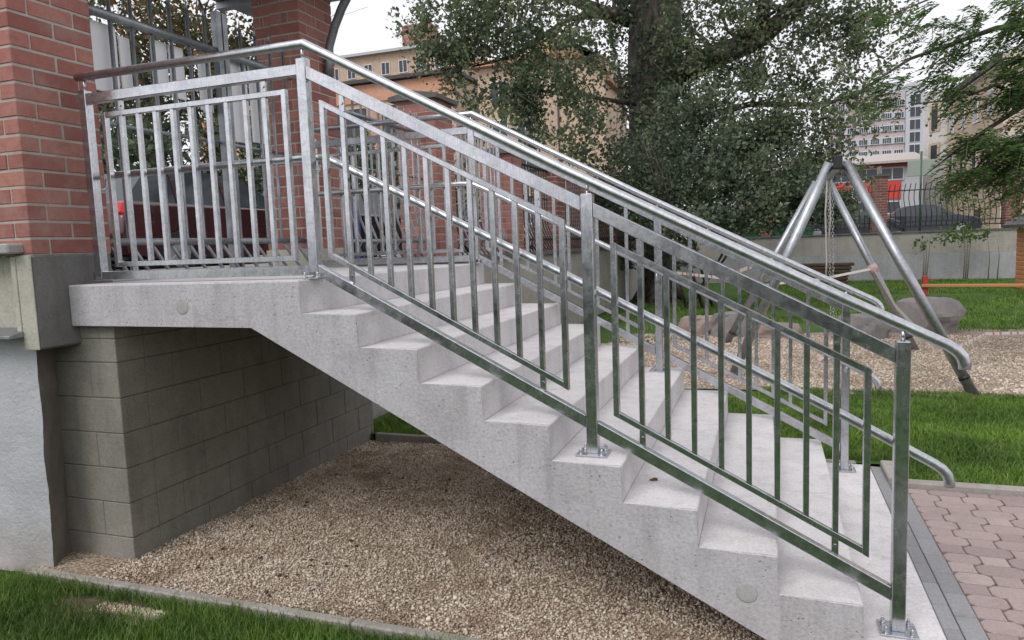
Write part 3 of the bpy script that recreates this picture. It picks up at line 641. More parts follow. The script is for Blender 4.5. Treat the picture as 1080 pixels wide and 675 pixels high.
    b.tube([(-1.37,yi,.600),(-.04,yi,.602),(.04,yi,.590),(.12,yi,lz(.12)-.006),(1.3,yi,lz(1.3)),(2.4,yi,lz(2.4))]+[(p[0],yi,p[2]) for p in arc_end(xe,lz(xe)-.008)],.0195,16); P(b.build('lower_handrail',PIPE))
    for x,zb,zt,kk in posts:
        z=(lz(x) if x>0.01 else .600)
        b=MB(); b.tube([(x,s*inner,z-.075),(x,yi*.7,z-.078),(x,yi*.95,z-.065),(x,yi,z-.02)],.0065,8); P(b.build('handrail_bracket',PIPE))
    return r
railing(.145,1,'near galvanised steel stair railing with vertical bars and two round handrails','the two stair railings')
railing(W-.15,-1,'far galvanised steel stair railing along the playground side of the steps','the two stair railings')
# anchor bolts on pillar faces
b=MB(); c=on('x',-1.497,320,244)
# ------------------------------------------------------------------ swing
sg=empty('swing_set',(2.82,7,-1.5),0,'galvanised A frame playground swing with crossed tube legs and chains','swing')
def pt(*p): return p
ft,rt_=Vector((2.79,5.45,.9)),Vector((2.853,8.46,.9))
legs=[(ft+Vector((.075,0,-.03)),Vector((4.02,5.12,-1.52))),(ft+Vector((-.075,0,-.03)),Vector((1.70,5.80,-1.52))),(rt_+Vector((.07,0,-.02)),Vector((4.02,8.12,-1.52))),(rt_+Vector((-.09,0,-.02)),Vector(on('z',-1.52,765,364)))]
for a,c in legs:
    b=MB(); b.tube([a,c],.051,18); o=rel(b.build('leg',MATTE),sg)
    d=(c-a).normalized(); q=c-d*.24; b=MB(); b.tube([q,q+d*.035],.0525,18); rel_o=b.build('foot_band',[BLACKP]); rel(rel_o,o); rel_o.parent=o; rel_o.location=(0,0,0)
b=MB(); b.tube([ft+Vector((0,-.05,-.05)),rt_+Vector((0,.05,-.05))],.05,14); rel(b.build('crossbar',MATTE),sg)
for c in (ft,rt_):
    b=MB(); b.box(c.x-.045,c.x+.045,c.y-.07,c.y+.06,c.z-.10,c.z+.035,.008); rel(b.build('joint_bracket',BLACKP),sg)
def chain(b,p0,p1,n):
    p0,p1=Vector(p0),Vector(p1); d=(p1-p0)/n
    for k in range(n):
        c=p0+d*(k+.5); a=k%2*math.pi/2; t=d.normalized(); s1=Vector((math.cos(a),math.sin(a),0))*.012
        loop=[c+t*d.length*.62,c+s1+t*d.length*.3,c+s1-t*d.length*.3,c-t*d.length*.62,c-s1-t*d.length*.3,c-s1+t*d.length*.3,c+t*d.length*.62]
        b.tube(loop,.0035,4,False)
for yy,sx in ((6.6,0),(7.25,.02)):
    b=MB(); chain(b,(2.83,yy,.82),(2.86+sx,yy,-1.02),44); rel(b.build('chain',PIPE),sg)
b=MB(); b.prism([(6.6,-1.03),(6.75,-1.08),(7.1,-1.08),(7.25,-1.03),(7.25,-1.0),(7.1,-1.05),(6.75,-1.05),(6.6,-1.0)],'x',2.78,2.95,.004); rel(b.build('seat',BLACKP),sg)
b=MB(); b.tube([(2.80,6.9,.80),(2.78,6.9,.4),(2.80,6.91,-.2),(2.79,6.9,-.45)],.011,6); b.tube([(2.83,6.92,.80),(2.84,6.92,.3),(2.80,6.91,-.3)],.009,6); rel(b.build('hanging_rope',flat('pale_rope',(.45,.42,.38),.8)),sg)
# barrier tape
def tapemat():
    m,nt,b=mat('red_white_tape',(.7,.7,.7),.5); v=coord(nt,obj=False); w=N(nt,'ShaderNodeTexWave'); w.inputs['Scale'].default_value=1.1; nt.links.new(v,w.inputs['Vector'])
    nt.links.new(ramp(nt,w.outputs['Fac'],[(.45,(.68,.64,.60)),(.55,(.50,.16,.12)),(.8,(.5,.16,.12)),(.85,(.68,.64,.6))]),b.inputs['Base Color']); return m
TAPE=tapemat(); TAPEW=flat('pale_tape',(.62,.58,.52),.6)
def ribbon(pts,w,label,m):
    b=MB(); pts=[Vector(p) for p in pts]; prev=None
    c=sum(pts,Vector())/len(pts); loc=Vector((c.x,c.y,c.z)); up=Vector((0,.25,1)).normalized()
    for i,p in enumerate(pts):
        u_=up if m is TAPE else up
        a_=[b.bm.verts.new(p-loc+u_*w/2+Vector((0,e,0))) for e in (-.002,.002)]; c_=[b.bm.verts.new(p-loc-u_*w/2+Vector((0,e,0))) for e in (-.002,.002)]
        if prev:
            pa,pc=prev; b.face([pa[0],a_[0],c_[0],pc[0]]); b.face([pa[1],pc[1],c_[1],a_[1]]); b.face([pa[0],pa[1],a_[1],a_[0]]); b.face([pc[0],c_[0],c_[1],pc[1]])
        prev=(a_,c_)
    o=b.build('barrier_tape',m); o.location=loc; tag(o,label,'barrier tape','barrier tape around the playground'); return o
lr=lambda t:legs[2][0]+(legs[2][1]-legs[2][0])*t
ll=lambda t:legs[0][0]+(legs[0][1]-legs[0][0])*t
q=lr(.52)+Vector((0,-.05,0)); tq=ll(.80)+Vector((0,-.05,0))
mid=(q+tq)/2+Vector((0,0,-.16))
ribbon([q,q*.55+tq*.45+Vector((-.06,0,-.10)),mid*.4+tq*.6+Vector((-.05,0,-.02)),tq],.05,'pale barrier tape sagging between the right legs of the swing',TAPEW)
ribbon([lr(.52)+Vector((0,-.05,0)),Vector((2.8,8.4,-.52)),Vector((1.74+.35,8.7,-.60))],.035,'pale barrier tape stretched between the rear legs of the swing',TAPEW)
ribbon([ll(.80)+Vector((.03,-.05,0)),at(1040,352,9.5),at(1085,351,10),at(1180,349,11)],.035,'red and white barrier tape running right from the front swing leg',TAPE)
ribbon([legs[3][1]*.45+legs[3][0]*.55,at(760,293,14),at(690,285,17)],.06,'red and white barrier tape running left from the swing towards the tree',TAPE)
b=MB(); d=(legs[2][1]-legs[2][0]).normalized(); b.tube([lr(.50),lr(.545)],.062,12)
rel(b.build('tape_wrap',flat('pink_tape',(.55,.40,.38),.7)),sg)
# boulders
def boulder(px,py,D,rad,m,label,seed):
    c=at(px,py,D); b=MB(); b.blob((0,0,rad[2]*.45),rad,4,.26,1.3,seed,-.03)
    for v in b.bm.verts: 
        if v.co.z>rad[2]*1.02: v.co.z=rad[2]*1.02+(v.co.z-rad[2]*1.02)*.25
    rr=random.Random(seed*7)
    for k in range(16):
        a=rr.uniform(0,6.283); n=Vector((math.cos(a),math.sin(a),rr.uniform(-.1,.75))).normalized(); c0=Vector((0,0,rad[2]*.45))
        dd=rr.uniform(.80,.98)*Vector((n.x*rad[0],n.y*rad[1],n.z*rad[2])).length
        for v in b.bm.verts:
            t=(v.co-c0).dot(n)-dd
            if t>0: v.co-=n*t*.9
    for v in b.bm.verts: v.co+=Vector((1,1,1))*.012*noise.noise(v.co*9)
    for f in b.bm.faces: f.smooth=False
    o=b.build('boulder',m); o.location=(c.x,c.y,-1.5); tag(o,label,'boulder','boulders along the playground edge')
boulder(975,347,11.6,(.56,.45,.50),STONE,'large flat topped grey boulder behind the right swing leg',1)
boulder(912,352,11.2,(.42,.4,.34),STONE,'dark grey boulder behind the end of the far handrails',4)
boulder(735,344,12.3,(.38,.3,.28),STONEP,'pinkish boulder seen between the railing bars, leftmost of the row',8)
boulder(775,346,12.0,(.45,.4,.36),STONE,'greyish boulder between railing bars, beside the pink one',11)
boulder(822,352,11.6,(.40,.3,.20),STONEP,'low pink boulder behind the left swing leg',15)
# timber log stack
c=at(866,296,23.6); lg=empty('log_stack',(c.x,c.y,-1.5),.05,'dark old timber planks stacked against the rear wall behind the swing','timber','')
for k in range(6):
    b=MB(); w_=.95-.04*(5-k)+random.uniform(-.03,.03); b.box(-w_,w_-.0,-.25,.15,.02+k*.115,.12+k*.115,.02); b.build('plank',LOGM,lg)
# bench / rail
bl_,br_=Vector((5.83,17.57,-1.5)),Vector((8.05,17.2,-1.5))
bn=empty('wooden_rail_bench',bl_,0,'low orange wooden beam on red posts at the right edge of the lawn','bench')
d=(br_-bl_)
for t in (0,1,1.9):
    b=MB(); p=d*t; b.box(p.x-.065,p.x+.065,p.y-.065,p.y+.065,0,.50,.01); b.build('post',REDW,bn)
ang=math.atan2(d.y,d.x); b=MB(); b.obox(Vector((d.x*.95,d.y*.95-.08,.26)),(d.length*1.98,.12,.075),Matrix.Rotation(ang,3,'Z'),.01); b.build('beam',ORW,bn)
# playhouse
c=on('z',-1.5,1078,306); ph=empty('playhouse',(8.38,18.6,-1.5),0,'small wooden playhouse with dark roof cut off at the right edge','playhouse')
b=MB(); b.box(0,1.4,0,1.2,0,1.62,.01)
for k in range(13): b.box(-.012,1.412,-.012,1.212,.02+k*.122,.128+k*.122,.012)
b.build('plank_wall',ORW,ph)
b=MB(); 
for x_ in (0,1.4): b.box(x_-.05,x_+.05,-.06,.04,0,1.66,.005)
b.build('corner_post',DARKT,ph)
b=MB(); b.prism([(-.28,1.62),(.7,2.25),(1.68,1.62),(1.68,1.70),(.7,2.34),(-.28,1.70)],'y',-.25,1.45); b.build('roof',DARKT,ph)
# ------------------------------------------------------------------ foliage tools
leafv=np.array([(0,-.5,0),(.34,-.05,.06),(0,.55,-.02),(-.34,-.05,.06)]); leaff=np.array([(0,1,2),(0,2,3)])
def leaves(P,size,sj=.5):
    n=len(P); return scatter(leafv,leaff,P,rotmats(n),rng.uniform(1-sj,1+sj,n)*size)
def blobpts(c,rad,n,thr=-1,fr=1.0,shell=.0):
    out=[]; c=np.array(c)
    while len(out)<n:
        q=rng.normal(size=(n,3)); q/=np.linalg.norm(q,axis=1)[:,None]; q*=(rng.uniform(shell,1,n)**.45)[:,None]
        p=c+q*np.array(rad)
        for a in p:
            v=noise.noise(Vector(a*fr))+.5*noise.noise(Vector(a*fr*2.7))
            if v>thr+rng.uniform(-.08,.08): out.append(a)
            if len(out)>=n: break
    return np.array(out)
def clumped(c,rad,n,per,spread,thr,fr):
    C=blobpts(c,rad,max(1,n//per),thr,fr); P=np.repeat(C,per,0); return P+rng.normal(0,spread,P.shape)
def leafobj(name,P,size,m,parent):
    V,F=leaves(P,size); o=link(name,npmesh(name,V,F),m); rel(o,parent); return o
def px2(D): return D/FPX
def branchy(b,a,c,r0_,r1_,n=7,wob_=.12,fork=0,tips=None):
    a,c=Vector(a),Vector(c); L=(c-a).length; pts=[]; rs=[]
    for k in range(n):
        t=k/(n-1); p=a.lerp(c,t)+Vector([noise.noise(Vector((t*3+a.x*7,i*5.1,a.z)))*wob_*L*math.sin(math.pi*t) for i in range(3)]); pts.append(p); rs.append(r0_+(r1_-r0_)*t)
    b.tube(pts,rs,6 if r0_<.08 else 10)
    for k in range(fork):
        t=random.uniform(.35,.95); i=min(n-2,int(t*(n-1))); p=pts[i]; dr=(c-a).normalized()+Vector([random.uniform(-.8,.8) for _ in range(3)]); e=p+dr*L*random.uniform(.2,.42)
        branchy(b,p,e,rs[i]*.5,rs[i]*.12+.003,5,wob_,max(0,fork-3),tips)
        if tips is not None: tips.append(e)
    return pts
# big tree
tb=at(694,300,19.3); tb.z=-1.5; TR=empty('poplar_tree',tb,0,'huge old tree with ivy covered trunk and spreading leafy crown behind the stair','tree')
def tp(px,py,D=19.3): return at(px,py,D)
b=MB(); tops=[tp(694,322),tp(694,280),tp(690,230),tp(688,150),tp(690,60),tp(692,-30),tp(700,-200),tp(710,-420)]
tops[0].z=-1.55; b.tube(tops,[.52,.42,.46,.62,.72,.66,.5,.3],16)
for k in range(7):
    a=k*.9; e=Vector((math.cos(a)*.75,math.sin(a)*.75,-.05)); b.tube([Vector((tb.x+.25*math.cos(a),tb.y+.25*math.sin(a),-1.0)),Vector((tb.x,tb.y,-1.5))+e],[.2,.05],7)
rel(b.build('trunk',BARK),TR)
b=MB()
def limb(pts,rs,fork=5):
    q=[tp(*p) for p in pts]; b.tube(q,rs,9)
    for i in range(1,len(q)):
        for f in range(fork):
            a=q[i-1].lerp(q[i],random.random()); e=a+Vector((random.uniform(-1.4,1.4),random.uniform(-1.4,1.0),random.uniform(-.9,1.3)))
            branchy(b,a,e,rs[i]*.35,.012,6,.15,2)
limb([(715,78,19),(752,60,18),(790,45,17.5),(806,36,17.3),(840,8,17),(900,-50,16.5)],[.34,.30,.26,.23,.18,.08],4)
limb([(803,38,17.3),(806,5,17.3),(800,-60,17.3)],[.2,.15,.08],3)
limb([(668,20,19.3),(640,14,18.5),(605,0,18),(560,-25,17.5)],[.24,.17,.13,.07],4)
limb([(640,14,18.5),(600,20,17.5),(540,60,16.5),(500,70,16)],[.09,.07,.05,.02],4)
limb([(720,130,18.5),(790,110,17.5),(870,110,17),(930,90,16.5)],[.10,.07,.05,.02],4)
limb([(700,150,18),(760,190,16.5),(830,215,15),(870,225,14.5)],[.16,.10,.06,.02],5)
limb([(670,110,18.5),(610,100,17),(560,95,16),(520,110,15.6)],[.06,.045,.03,.015],4)
limb([(690,-60,19),(600,-120,17.5),(520,-140,17)],[.3,.2,.1],4)
limb([(700,-60,19),(860,-150,17.5),(980,-160,17)],[.3,.2,.1],4)
rel(b.build('limbs',BARK),TR)
def B(px,py,D,rx,ry,n,thr,per=5,sp=.10,fr=1.9):
    thr+=.10 if n<6000 and py<170 and per==5 else 0
    k=px2(D); return clumped(at(px,py,D),(rx*k,max(rx,ry)*k*.75,ry*k),n,per,sp,thr,fr)
L=[B(530,15,16,105,50,7600,-.02),B(478,55,15.8,48,45,2500,-.05),B(440,22,16,28,30,420,.0),B(570,75,15.6,65,50,3600,-.05),B(585,125,15.5,55,45,1700,.05),B(625,165,16,35,45,900,0),B(625,60,17,30,60,1200,.05),B(520,120,15.5,55,28,1000,.05),
   B(790,20,17,110,45,5200,.05),B(860,60,16.5,85,60,3400,.10),B(900,25,16,60,40,1700,.10),B(830,120,16,95,50,3800,.06),B(760,90,17,60,50,2000,.1),B(895,125,15.5,45,36,520,.12),B(868,168,15,48,32,1000,.05),B(890,200,14.5,26,18,200,.1),
   B(600,-90,17,230,70,5000,-.1,5,.15),B(820,-90,17,200,70,5000,-.1,5,.15),B(700,-260,18,260,120,5000,-.1,5,.2)]
leafobj('crown',np.concatenate(L),.092,LEAF,TR)
# ivy on trunk
ang=rng.uniform(0,2*np.pi,24000); tt=rng.uniform(0,1,24000); P=[]
for a,t in zip(ang,tt):
    y_=330-420*t; p=tp(692,y_); r_=.74+.42*(.5+noise.noise(Vector((math.cos(a)*1.5,math.sin(a)*1.5,y_*.012))))+.08*math.sin(y_*.05)
    if noise.noise(Vector((math.cos(a)*1.5,math.sin(a)*1.5,y_*.025)))>-.2: P.append((p.x+r_*math.cos(a),p.y+r_*math.sin(a),p.z))
P=np.array(P)+rng.normal(0,.09,(len(P),3)); P=P[P[:,2]>-.6]; leafobj('ivy',P,.10,LEAFD,TR)
# dense bush
bu=at(790,250,15.5); bu.z=-1.5; BU=empty('leafy_bush',bu,0,'dense grey green shrub spreading under the big tree behind the handrails','shrub')
b=MB()
for k in range(6): branchy(b,(bu.x+random.uniform(-.4,.4)-1.2,bu.y+1+random.uniform(-.3,.3),-1.55),at(random.uniform(650,860),random.uniform(120,190),random.uniform(14.5,16.5)),.035,.008,7,.03,0)
rel(b.build('stems',BARK),BU)
L=[B(700,190,16.5,75,55,8000,-.25,6,.09),B(660,215,16.5,50,30,2500,-.25,6,.09),B(770,190,15.5,75,50,9000,-.2,6,.09),B(835,208,14.8,55,34,5000,-.15,6,.08),B(760,232,15.3,75,20,2600,-.05,6,.08),B(730,130,16.5,60,45,4500,-.1,6,.1),B(800,150,15.6,55,35,3600,-.02,6,.09),B(880,222,14.5,26,18,900,-.05,6,.07)]
leafobj('foliage',np.concatenate(L),.08,LEAFB,BU)
# right overhanging tree
rt2=at(1330,300,11); rt2.z=-1.5; RTT=empty('overhanging_tree',rt2,0,'bright green feathery tree whose branches hang in from the upper right','tree')
b=MB(); top=Vector((rt2.x,rt2.y,3.2)); b.tube([rt2,Vector((rt2.x,rt2.y,0.5)),top,top+Vector((.2,.2,2.5))],[.28,.22,.18,.1],12); rel(b.build('trunk',BARK),RTT)
b=MB(); sprP=[]; sprR=[]; lv=[]
def spray(p,d,L,nl,size):
    p=Vector(p); d=Vector(d).normalized(); dr_=random.uniform(.2,.75); side=d.cross(Vector((0,0,1))).normalized(); pts=[]
    for k in range(nl):
        t=k/nl; q=p+d*L*t+Vector((0,0,-dr_*L*t*t)); pts.append(q)
        for s_ in (-1,1):
            lp=q+side*s_*size*.5; lv.append((lp,(d*.45+side*s_+Vector((0,0,random.uniform(-.5,.1)))).normalized(),size*(1.05-.5*abs(t-.4))))
    b.tube([pts[0],pts[len(pts)//2],pts[-1]],[.004,.003,.0015],4,False)
def mass(px,py,D,rx,ry,n,dirpx=(-1,.35)):
    n=int(n*1.5)
    k=px2(D)
    for _ in range(n):
        a=random.uniform(0,6.283); q=random.random()**.5; u_,v_=px+(40 if py>120 else 20)+rx*q*math.cos(a),py+ry*q*math.sin(a)
        if noise.noise(Vector((u_*.03,v_*.04,D)))<-.12: continue
        p=at(u_,v_,D+random.uniform(-.5,.5)); dr=Vector(RT)*dirpx[0]*random.uniform(.5,1)-Vector(UP)*dirpx[1]*random.uniform(-.6,1.8)+Vector([random.uniform(-.7,.7) for _ in range(3)])
        spray(p,dr,random.uniform(.2,.34),9,random.uniform(.045,.06))
def rbr(pts,r0_,r1_):
    q=[at(*p) for p in pts]; rs=[r0_+(r1_-r0_)*i/(len(q)-1) for i in range(len(q))]; b.tube(q,rs,7,False); return q
OFF=14
for pts in ([(1300,60,10),(1180,80,8.6),(1090,105,8),(1020,150,7.8),(975,185,7.7)],[(1300,20,10),(1150,15,8.6),(1050,30,8),(960,62,7.8),(900,100,7.8)],[(1180,80,8.6),(1100,140,8.2),(1040,165,8),(1010,200,7.9)],[(1150,15,8.6),(1070,-20,8),(990,-5,8),(930,20,8)],[(1090,105,8),(1050,90,7.8),(1010,105,7.8),(960,110,7.8)]): rbr(pts,.055 if pts[0][0]>1200 else .025,.005)
mass(1055,85,7.9,50,28,170); mass(1065,145,8,45,32,230); mass(1010,160,7.8,45,24,150); mass(985,185,7.7,26,22,55); mass(1030,190,8,30,14,40); mass(1000,205,7.7,14,18,22,( -.3,1)); mass(990,100,7.8,45,22,65); mass(945,75,7.9,48,26,62); mass(905,105,8,30,14,20); mass(1000,40,8,60,25,85); mass(1050,15,8,40,22,120); mass(940,12,8,34,16,34); mass(1110,60,8.3,40,70,200); mass(1150,-40,8.6,120,50,200); mass(1065,205,8.1,18,10,12)
rel(b.build('twigs',BARK),RTT)
V=[];F=[]
for i,(p,d_,s_) in enumerate(lv):
    w=d_.cross(Vector((random.uniform(-.4,.4),random.uniform(-.4,.4),1))).normalized()*s_*.36
    V+= [p-d_*s_*.15,p+d_*s_*.4+w,p+d_*s_,p+d_*s_*.4-w]; F.append((4*i,4*i+1,4*i+2,4*i+3))
o=link('leaflets',npmesh('leaflets',np.array([tuple(v) for v in V]),np.array(F)),LEAFR); rel(o,RTT)
# trees over the street (left)
def simple_tree(label,x,y,h,r,n,m,size,thr,group,trunk=.16,zlow=.35,seed=0,name='street_tree'):
    r_=empty(name,(x,y,-.1),0,label,'tree',group); b=MB()
    b.tube([(0,0,0),(0.05,0,h*.4),(0,.1,h*.75)],[trunk,trunk*.8,trunk*.3],9)
    b.build('trunk',BARK,r_); b=MB()
    for k in range(16): branchy(b,(0.03,0,h*random.uniform(.2,.6)),(random.uniform(-r,r)*.9,random.uniform(-r,r)*.9,h*random.uniform(.45,.98)),trunk*.4,.015,7,.12,4)
    b.build('limbs',BARK,r_)
    P=clumped((0,0,h*(zlow+1)/2),(r,r,h*(1-zlow)/2),n,6,.13,thr,.8); V,F=leaves(P,size); link('crown',npmesh('crown',V,F),m,r_); return r_
gt='trees across the street'
for lab,px_,D_,h,r,n,m,sz,thr in (('half bare autumn tree with orange brown leaves above the gate',175,19,8.2,3.3,5200,LEAFA,.13,.06),('darker green tree left in the group seen over the gate',120,22,8.0,2.6,4200,LEAFD,.14,-.1),('green and rust coloured tree between gate and tall pillar',245,21,8.6,2.6,4200,LEAFA,.14,.0)):
    c=at(px_,262,D_); simple_tree(lab,c.x,c.y,h,r,n,m,sz,thr,gt)
c=at(190,262,15); hd=empty('hedge',(c.x,c.y,-.1),math.radians(50),'tall dark leafy hedge across the street behind the maroon car','hedge')
V,F=leaves(clumped((0,0,1.5),(7.5,.9,1.6),15000,6,.14,-.35,.9),.14); link('foliage',npmesh('hedge',V,F),LEAFD,hd)
b=MB()
for k in range(12): b.tube([(-6+k,0,0),(-6+k+.2,.1,1.6)],.04,6)
b.build('stems',BARK,hd)
c=at(425,262,20); sb_=empty('shrub',(c.x,c.y,-.1),0,'ragged dark shrub across the street between the first two capped pillars','shrub')
V,F=leaves(clumped((0,0,1.6),(2.6,1.5,1.8),3800,6,.14,-.05,.9),.12); link('foliage',npmesh('shrub',V,F),LEAF,sb_)
b=MB(); b.tube([(0,0,0),(.1,0,1.4)],.05,6); b.build('stem',BARK,sb_)
hg=empty('hedge',(2.5,-9.5,-1.56),0,'unseen hedge added on the lawn behind the viewer to darken the steel reflections','hedge')  # added out of view, only darkens what the railing steel reflects
V,F=leaves(clumped((0,0,1.0),(12,.9,1.3),12000,5,.16,-.6,.9),.2); link('foliage',npmesh('reflection_hedge',V,F),LEAFD,hg)
b=MB(); b.box(-10.5,10.5,-.3,.3,0,1.6,.2); b.build('reflection_core',BARK,hg)
# saplings
def sapling(px,py,h,label,n,lean=0,stake=False):
    p=on('y',BW-.75,px,py); r=empty('sapling',(p.x,p.y,-1.5),0,label,'sapling','young plants by the rear wall'); b=MB()
    for k in range(3 if n else 2): b.tube([(k*.05-.05+(.2*k if not n else 0),0,0),(k*.06-.02+(.2*k if not n else 0),0,h*.5),(k*.12-.1+lean+(.15*k if not n else 0),0,h*random.uniform(.85,1))],[.018,.014,.005],5)
    b.build('stem',TWIG,r)
    if n: V,F=leaves(clumped((0,0,h*.85),(.75,.4,.35),n,4,.07,-.1,2),.11); link('leaves',npmesh('leaves',V,F),LEAFR,r)
sapling(1018,292,1.75,'thin young sapling with few green leaves in front of the rear wall',260)
sapling(1044,291,1.5,'pair of bare wooden stakes beside the sapling at the rear wall',0)
sapling(975,296,1.45,'sparse low plant at the rear wall left of the sapling',70)
# ------------------------------------------------------------------ cars
def car(name,label,loc,rz,paint,kind='hatch'):
    r=empty(name,loc,rz,label,'car','cars parked on the street'); Lh=2.2; w=.87
    if kind=='hatch': roof=[(-2.08,.98),(-1.62,1.40),(-.7,1.47),(.25,1.43),(1.05,.98)]
    else: roof=[(-1.55,1.0),(-.95,1.38),(-.3,1.44),(.3,1.40),(1.08,.96)]
    low=[(-2.18,.32),(-2.22,.60),(-2.15,.93),roof[0],roof[-1],(1.75,.84),(2.08,.68),(2.16,.45),(2.1,.25)]
    b=MB()
    def sect(pts,ys,scf):
        rings=[]
        for y_,k in ys: rings.append([b.bm.verts.new((x*(1-(1-k)*.04),y_,.25+(z-.25)*k if z>.25 else z)) for x,z in pts])
        for i in range(len(rings)-1):
            n=len(pts)
            for j in range(n): 
                f=b.face([rings[i][j],rings[i][(j+1)%n],rings[i+1][(j+1)%n],rings[i+1][j]]); 
                if f: f.smooth=True
        b.face(rings[0][::-1]); b.face(rings[-1])
    def arch(cx): return [(cx+.34*math.cos(a),.27+.36*math.sin(a)) for a in [k*math.pi/6 for k in range(7)]]
    full=low+[(1.68,.22)]+arch(1.33)[0:7]+[(.96,.22),(-.96,.22)]+[(p[0],p[1]) for p in arch(-1.33)]+[(-1.7,.22)]
    sect(full,[(-w,.93),(-w+.07,1.0),(w-.07,1.0),(w,.93)],1); b.build('body',paint,r)
    b=MB(); rings=[]
    for y_,top in ((-.66,1),(.66,1)): pass
    base=[Vector((x,0,z)) for x,z in roof]
    lo=[(roof[0][0]+.02,.96),(roof[-1][0]-.02,.96)]
    A=[b.bm.verts.new((x,-.80+(z-.96)*.32,z)) for x,z in roof]; Bv=[b.bm.verts.new((x,.80-(z-.96)*.32,z)) for x,z in roof]
    n=len(roof)
    for j in range(n-1): 
        b.mi=1 if j in (0,n-2) else 0
        b.face([A[j],A[j+1],Bv[j+1],Bv[j]])
    b.mi=1; b.face(A); b.face(Bv[::-1]); b.build('cabin',[paint,GLASS],r)
    for s_ in (-1,1):
        for x_ in ((-1.2,-.25,.42) if kind=='hatch' else (-.75,-.1,.45)):
            b=MB(); b.obox(Vector((x_,s_*(.80-.21*.32+.004),1.18)),(.06,.02,.46),Matrix.Rotation(s_*.31,3,'X')); b.build('window_pillar',paint,r)
        for cx in (-1.33,1.33):
            b=MB(); b.cyl((cx,s_*.68,.30),(cx,s_*.87,.30),.305,24); t=b.build('tyre',RUBBER,r)
            b=MB(); b.cyl((cx,s_*.868,.30),(cx,s_*.876,.30),.20,20)
            for k in range(5):
                a=k*1.2566; b.obox(Vector((cx+.1*math.cos(a),s_*.88,.3+.1*math.sin(a))),(.18,.02,.035),Matrix.Rotation(-a,3,'Y'))
            b.build('rim',RIM,t)
        b=MB(); b.obox(Vector((-2.10,s_*.76,.86)),(.17,.22,.22),Matrix.Rotation(.35,3,'Y'),.05); b.build('tail_light',TAILR,r)
        b=MB(); b.obox(Vector((1.98,s_*.66,.68)),(.2,.3,.13),Matrix.Rotation(0,3,'Z'),.03); b.build('headlight',GLASS,r)
        b=MB(); b.obox(Vector((.72,s_*.93,1.0)),(.12,.16,.11),Matrix.Rotation(0,3,'Z'),.03); b.build('side_mirror',paint,r)
    b=MB(); b.box(-2.235,-2.19,-.26,.26,.55,.66,.004); b.build('number_plate',SIGNW,r)
    return r
MAROON=carpaint('maroon_paint',(.055,.012,.016)); BLK=carpaint('black_paint',(.015,.015,.018)); DKB=carpaint('dark_blue_paint',(.03,.035,.045)); REDC=carpaint('red_paint',(.30,.02,.02)); GRN=carpaint('dark_green_paint',(.02,.10,.05)); SILV=carpaint('silver_paint',(.45,.46,.48))
car('parked_car','maroon hatchback with red tail light parked behind the gate bars',(-6.4,6.3,-.1),math.pi/2,MAROON)
car('parked_car','black car parked behind the curved fence bars next to the tall pillar',(-6.4,11.4,-.1),math.pi/2,BLK)
car('parked_car','red car parked behind the second capped pillar beyond the landing',(-6.4,16.9,-.1),math.pi/2,REDC)
car('parked_car','silver car parked furthest along the side street fence',(-6.4,22.4,-.1),math.pi/2,SILV)
car('parked_car','green car across the street glimpsed beside the tall brick pillar',(-9.9,9.2,-.1),math.pi/2,GRN)
def backcar(px,D,label,paint,kind,rz=0.0):
    c=at(px,246,D); car('parked_car',label,(c.x,c.y,-.1),rz,paint,kind)
backcar(975,34,'dark saloon car behind the rear fence in front of the cream building',DKB,'saloon',0)
backcar(893,33.5,'dark blue car behind the rear fence between swing legs',DKB,'saloon',0)
backcar(850,37,'silver car partly hidden by the left swing leg behind the rear fence',SILV,'hatch',math.pi)
backcar(805,33.5,'dark green car behind the rear fence under the bush',GRN,'hatch',0)
# small street things
c=at(377,250,13); b=MB(); b.box(-.06,.06,-.04,.04,.35,1.12,.02); b.box(-.045,.045,-.03,.03,0,.349,.005)
o=b.build('blue_bollard_cover',flat('blue_cloth',(.04,.07,.20),.7)); o.location=(c.x,c.y,-.004 if c.x>-5.2 else -.1); tag(o,'narrow upright blue wrapped post behind the fence bars beside the tall pillar','post')
c=at(970,246,30); gp=empty('green_pole',(c.x,c.y,-.06),0,'thin green steel pole behind the rear fence left of the cream building','pole')
b=MB(); b.tube([(0,0,0),(0,0,3.45)],.045,8); b.build('shaft',flat('green_paint',(.05,.10,.07),.5),gp)
b=MB(); b.box(-.5,.62,-.03,.03,2.45,3.1,.01); b.build('sign_panel',GREENS,gp)
# ------------------------------------------------------------------ buildings
def facade_box(r,name,x0,x1,y0,y1,z0,z1,m): 
    b=MB(); b.box(x0,x1,y0,y1,z0,z1); return b.build(name,m,r)
def window(r,x,y,z,w,h,rows=1,cols=2,fm=FRAMEW,dep=.12):
    """window on a -y facing facade, local coords, centre x, sill z"""
    b=MB(); f=.09
    b.box(x-w/2-f,x+w/2+f,y-dep,y-.002,z-f,z-.001); b.box(x-w/2-f,x+w/2+f,y-dep,y-.002,z+h+.001,z+h+f)
    b.box(x-w/2-f,x-w/2,y-dep,y-.002,z,z+h); b.box(x+w/2,x+w/2+f,y-dep,y-.002,z,z+h)
    for k in range(1,cols): xx=x-w/2+w*k/cols; b.box(xx-.04,xx+.04,y-dep*.8,y-.01,z+.002,z+h-.002)
    for k in range(1,rows): zz=z+h*k/rows; b.box(x-w/2+.002,x+w/2-.002,y-dep*.7,y-.012,zz-.04,zz+.04)
    fr=b.build('window',fm,r); b=MB(); b.box(x-w/2,x+w/2,y-dep*.35,y-.003,z,z+h); b.build('pane',GLASS,fr); return fr
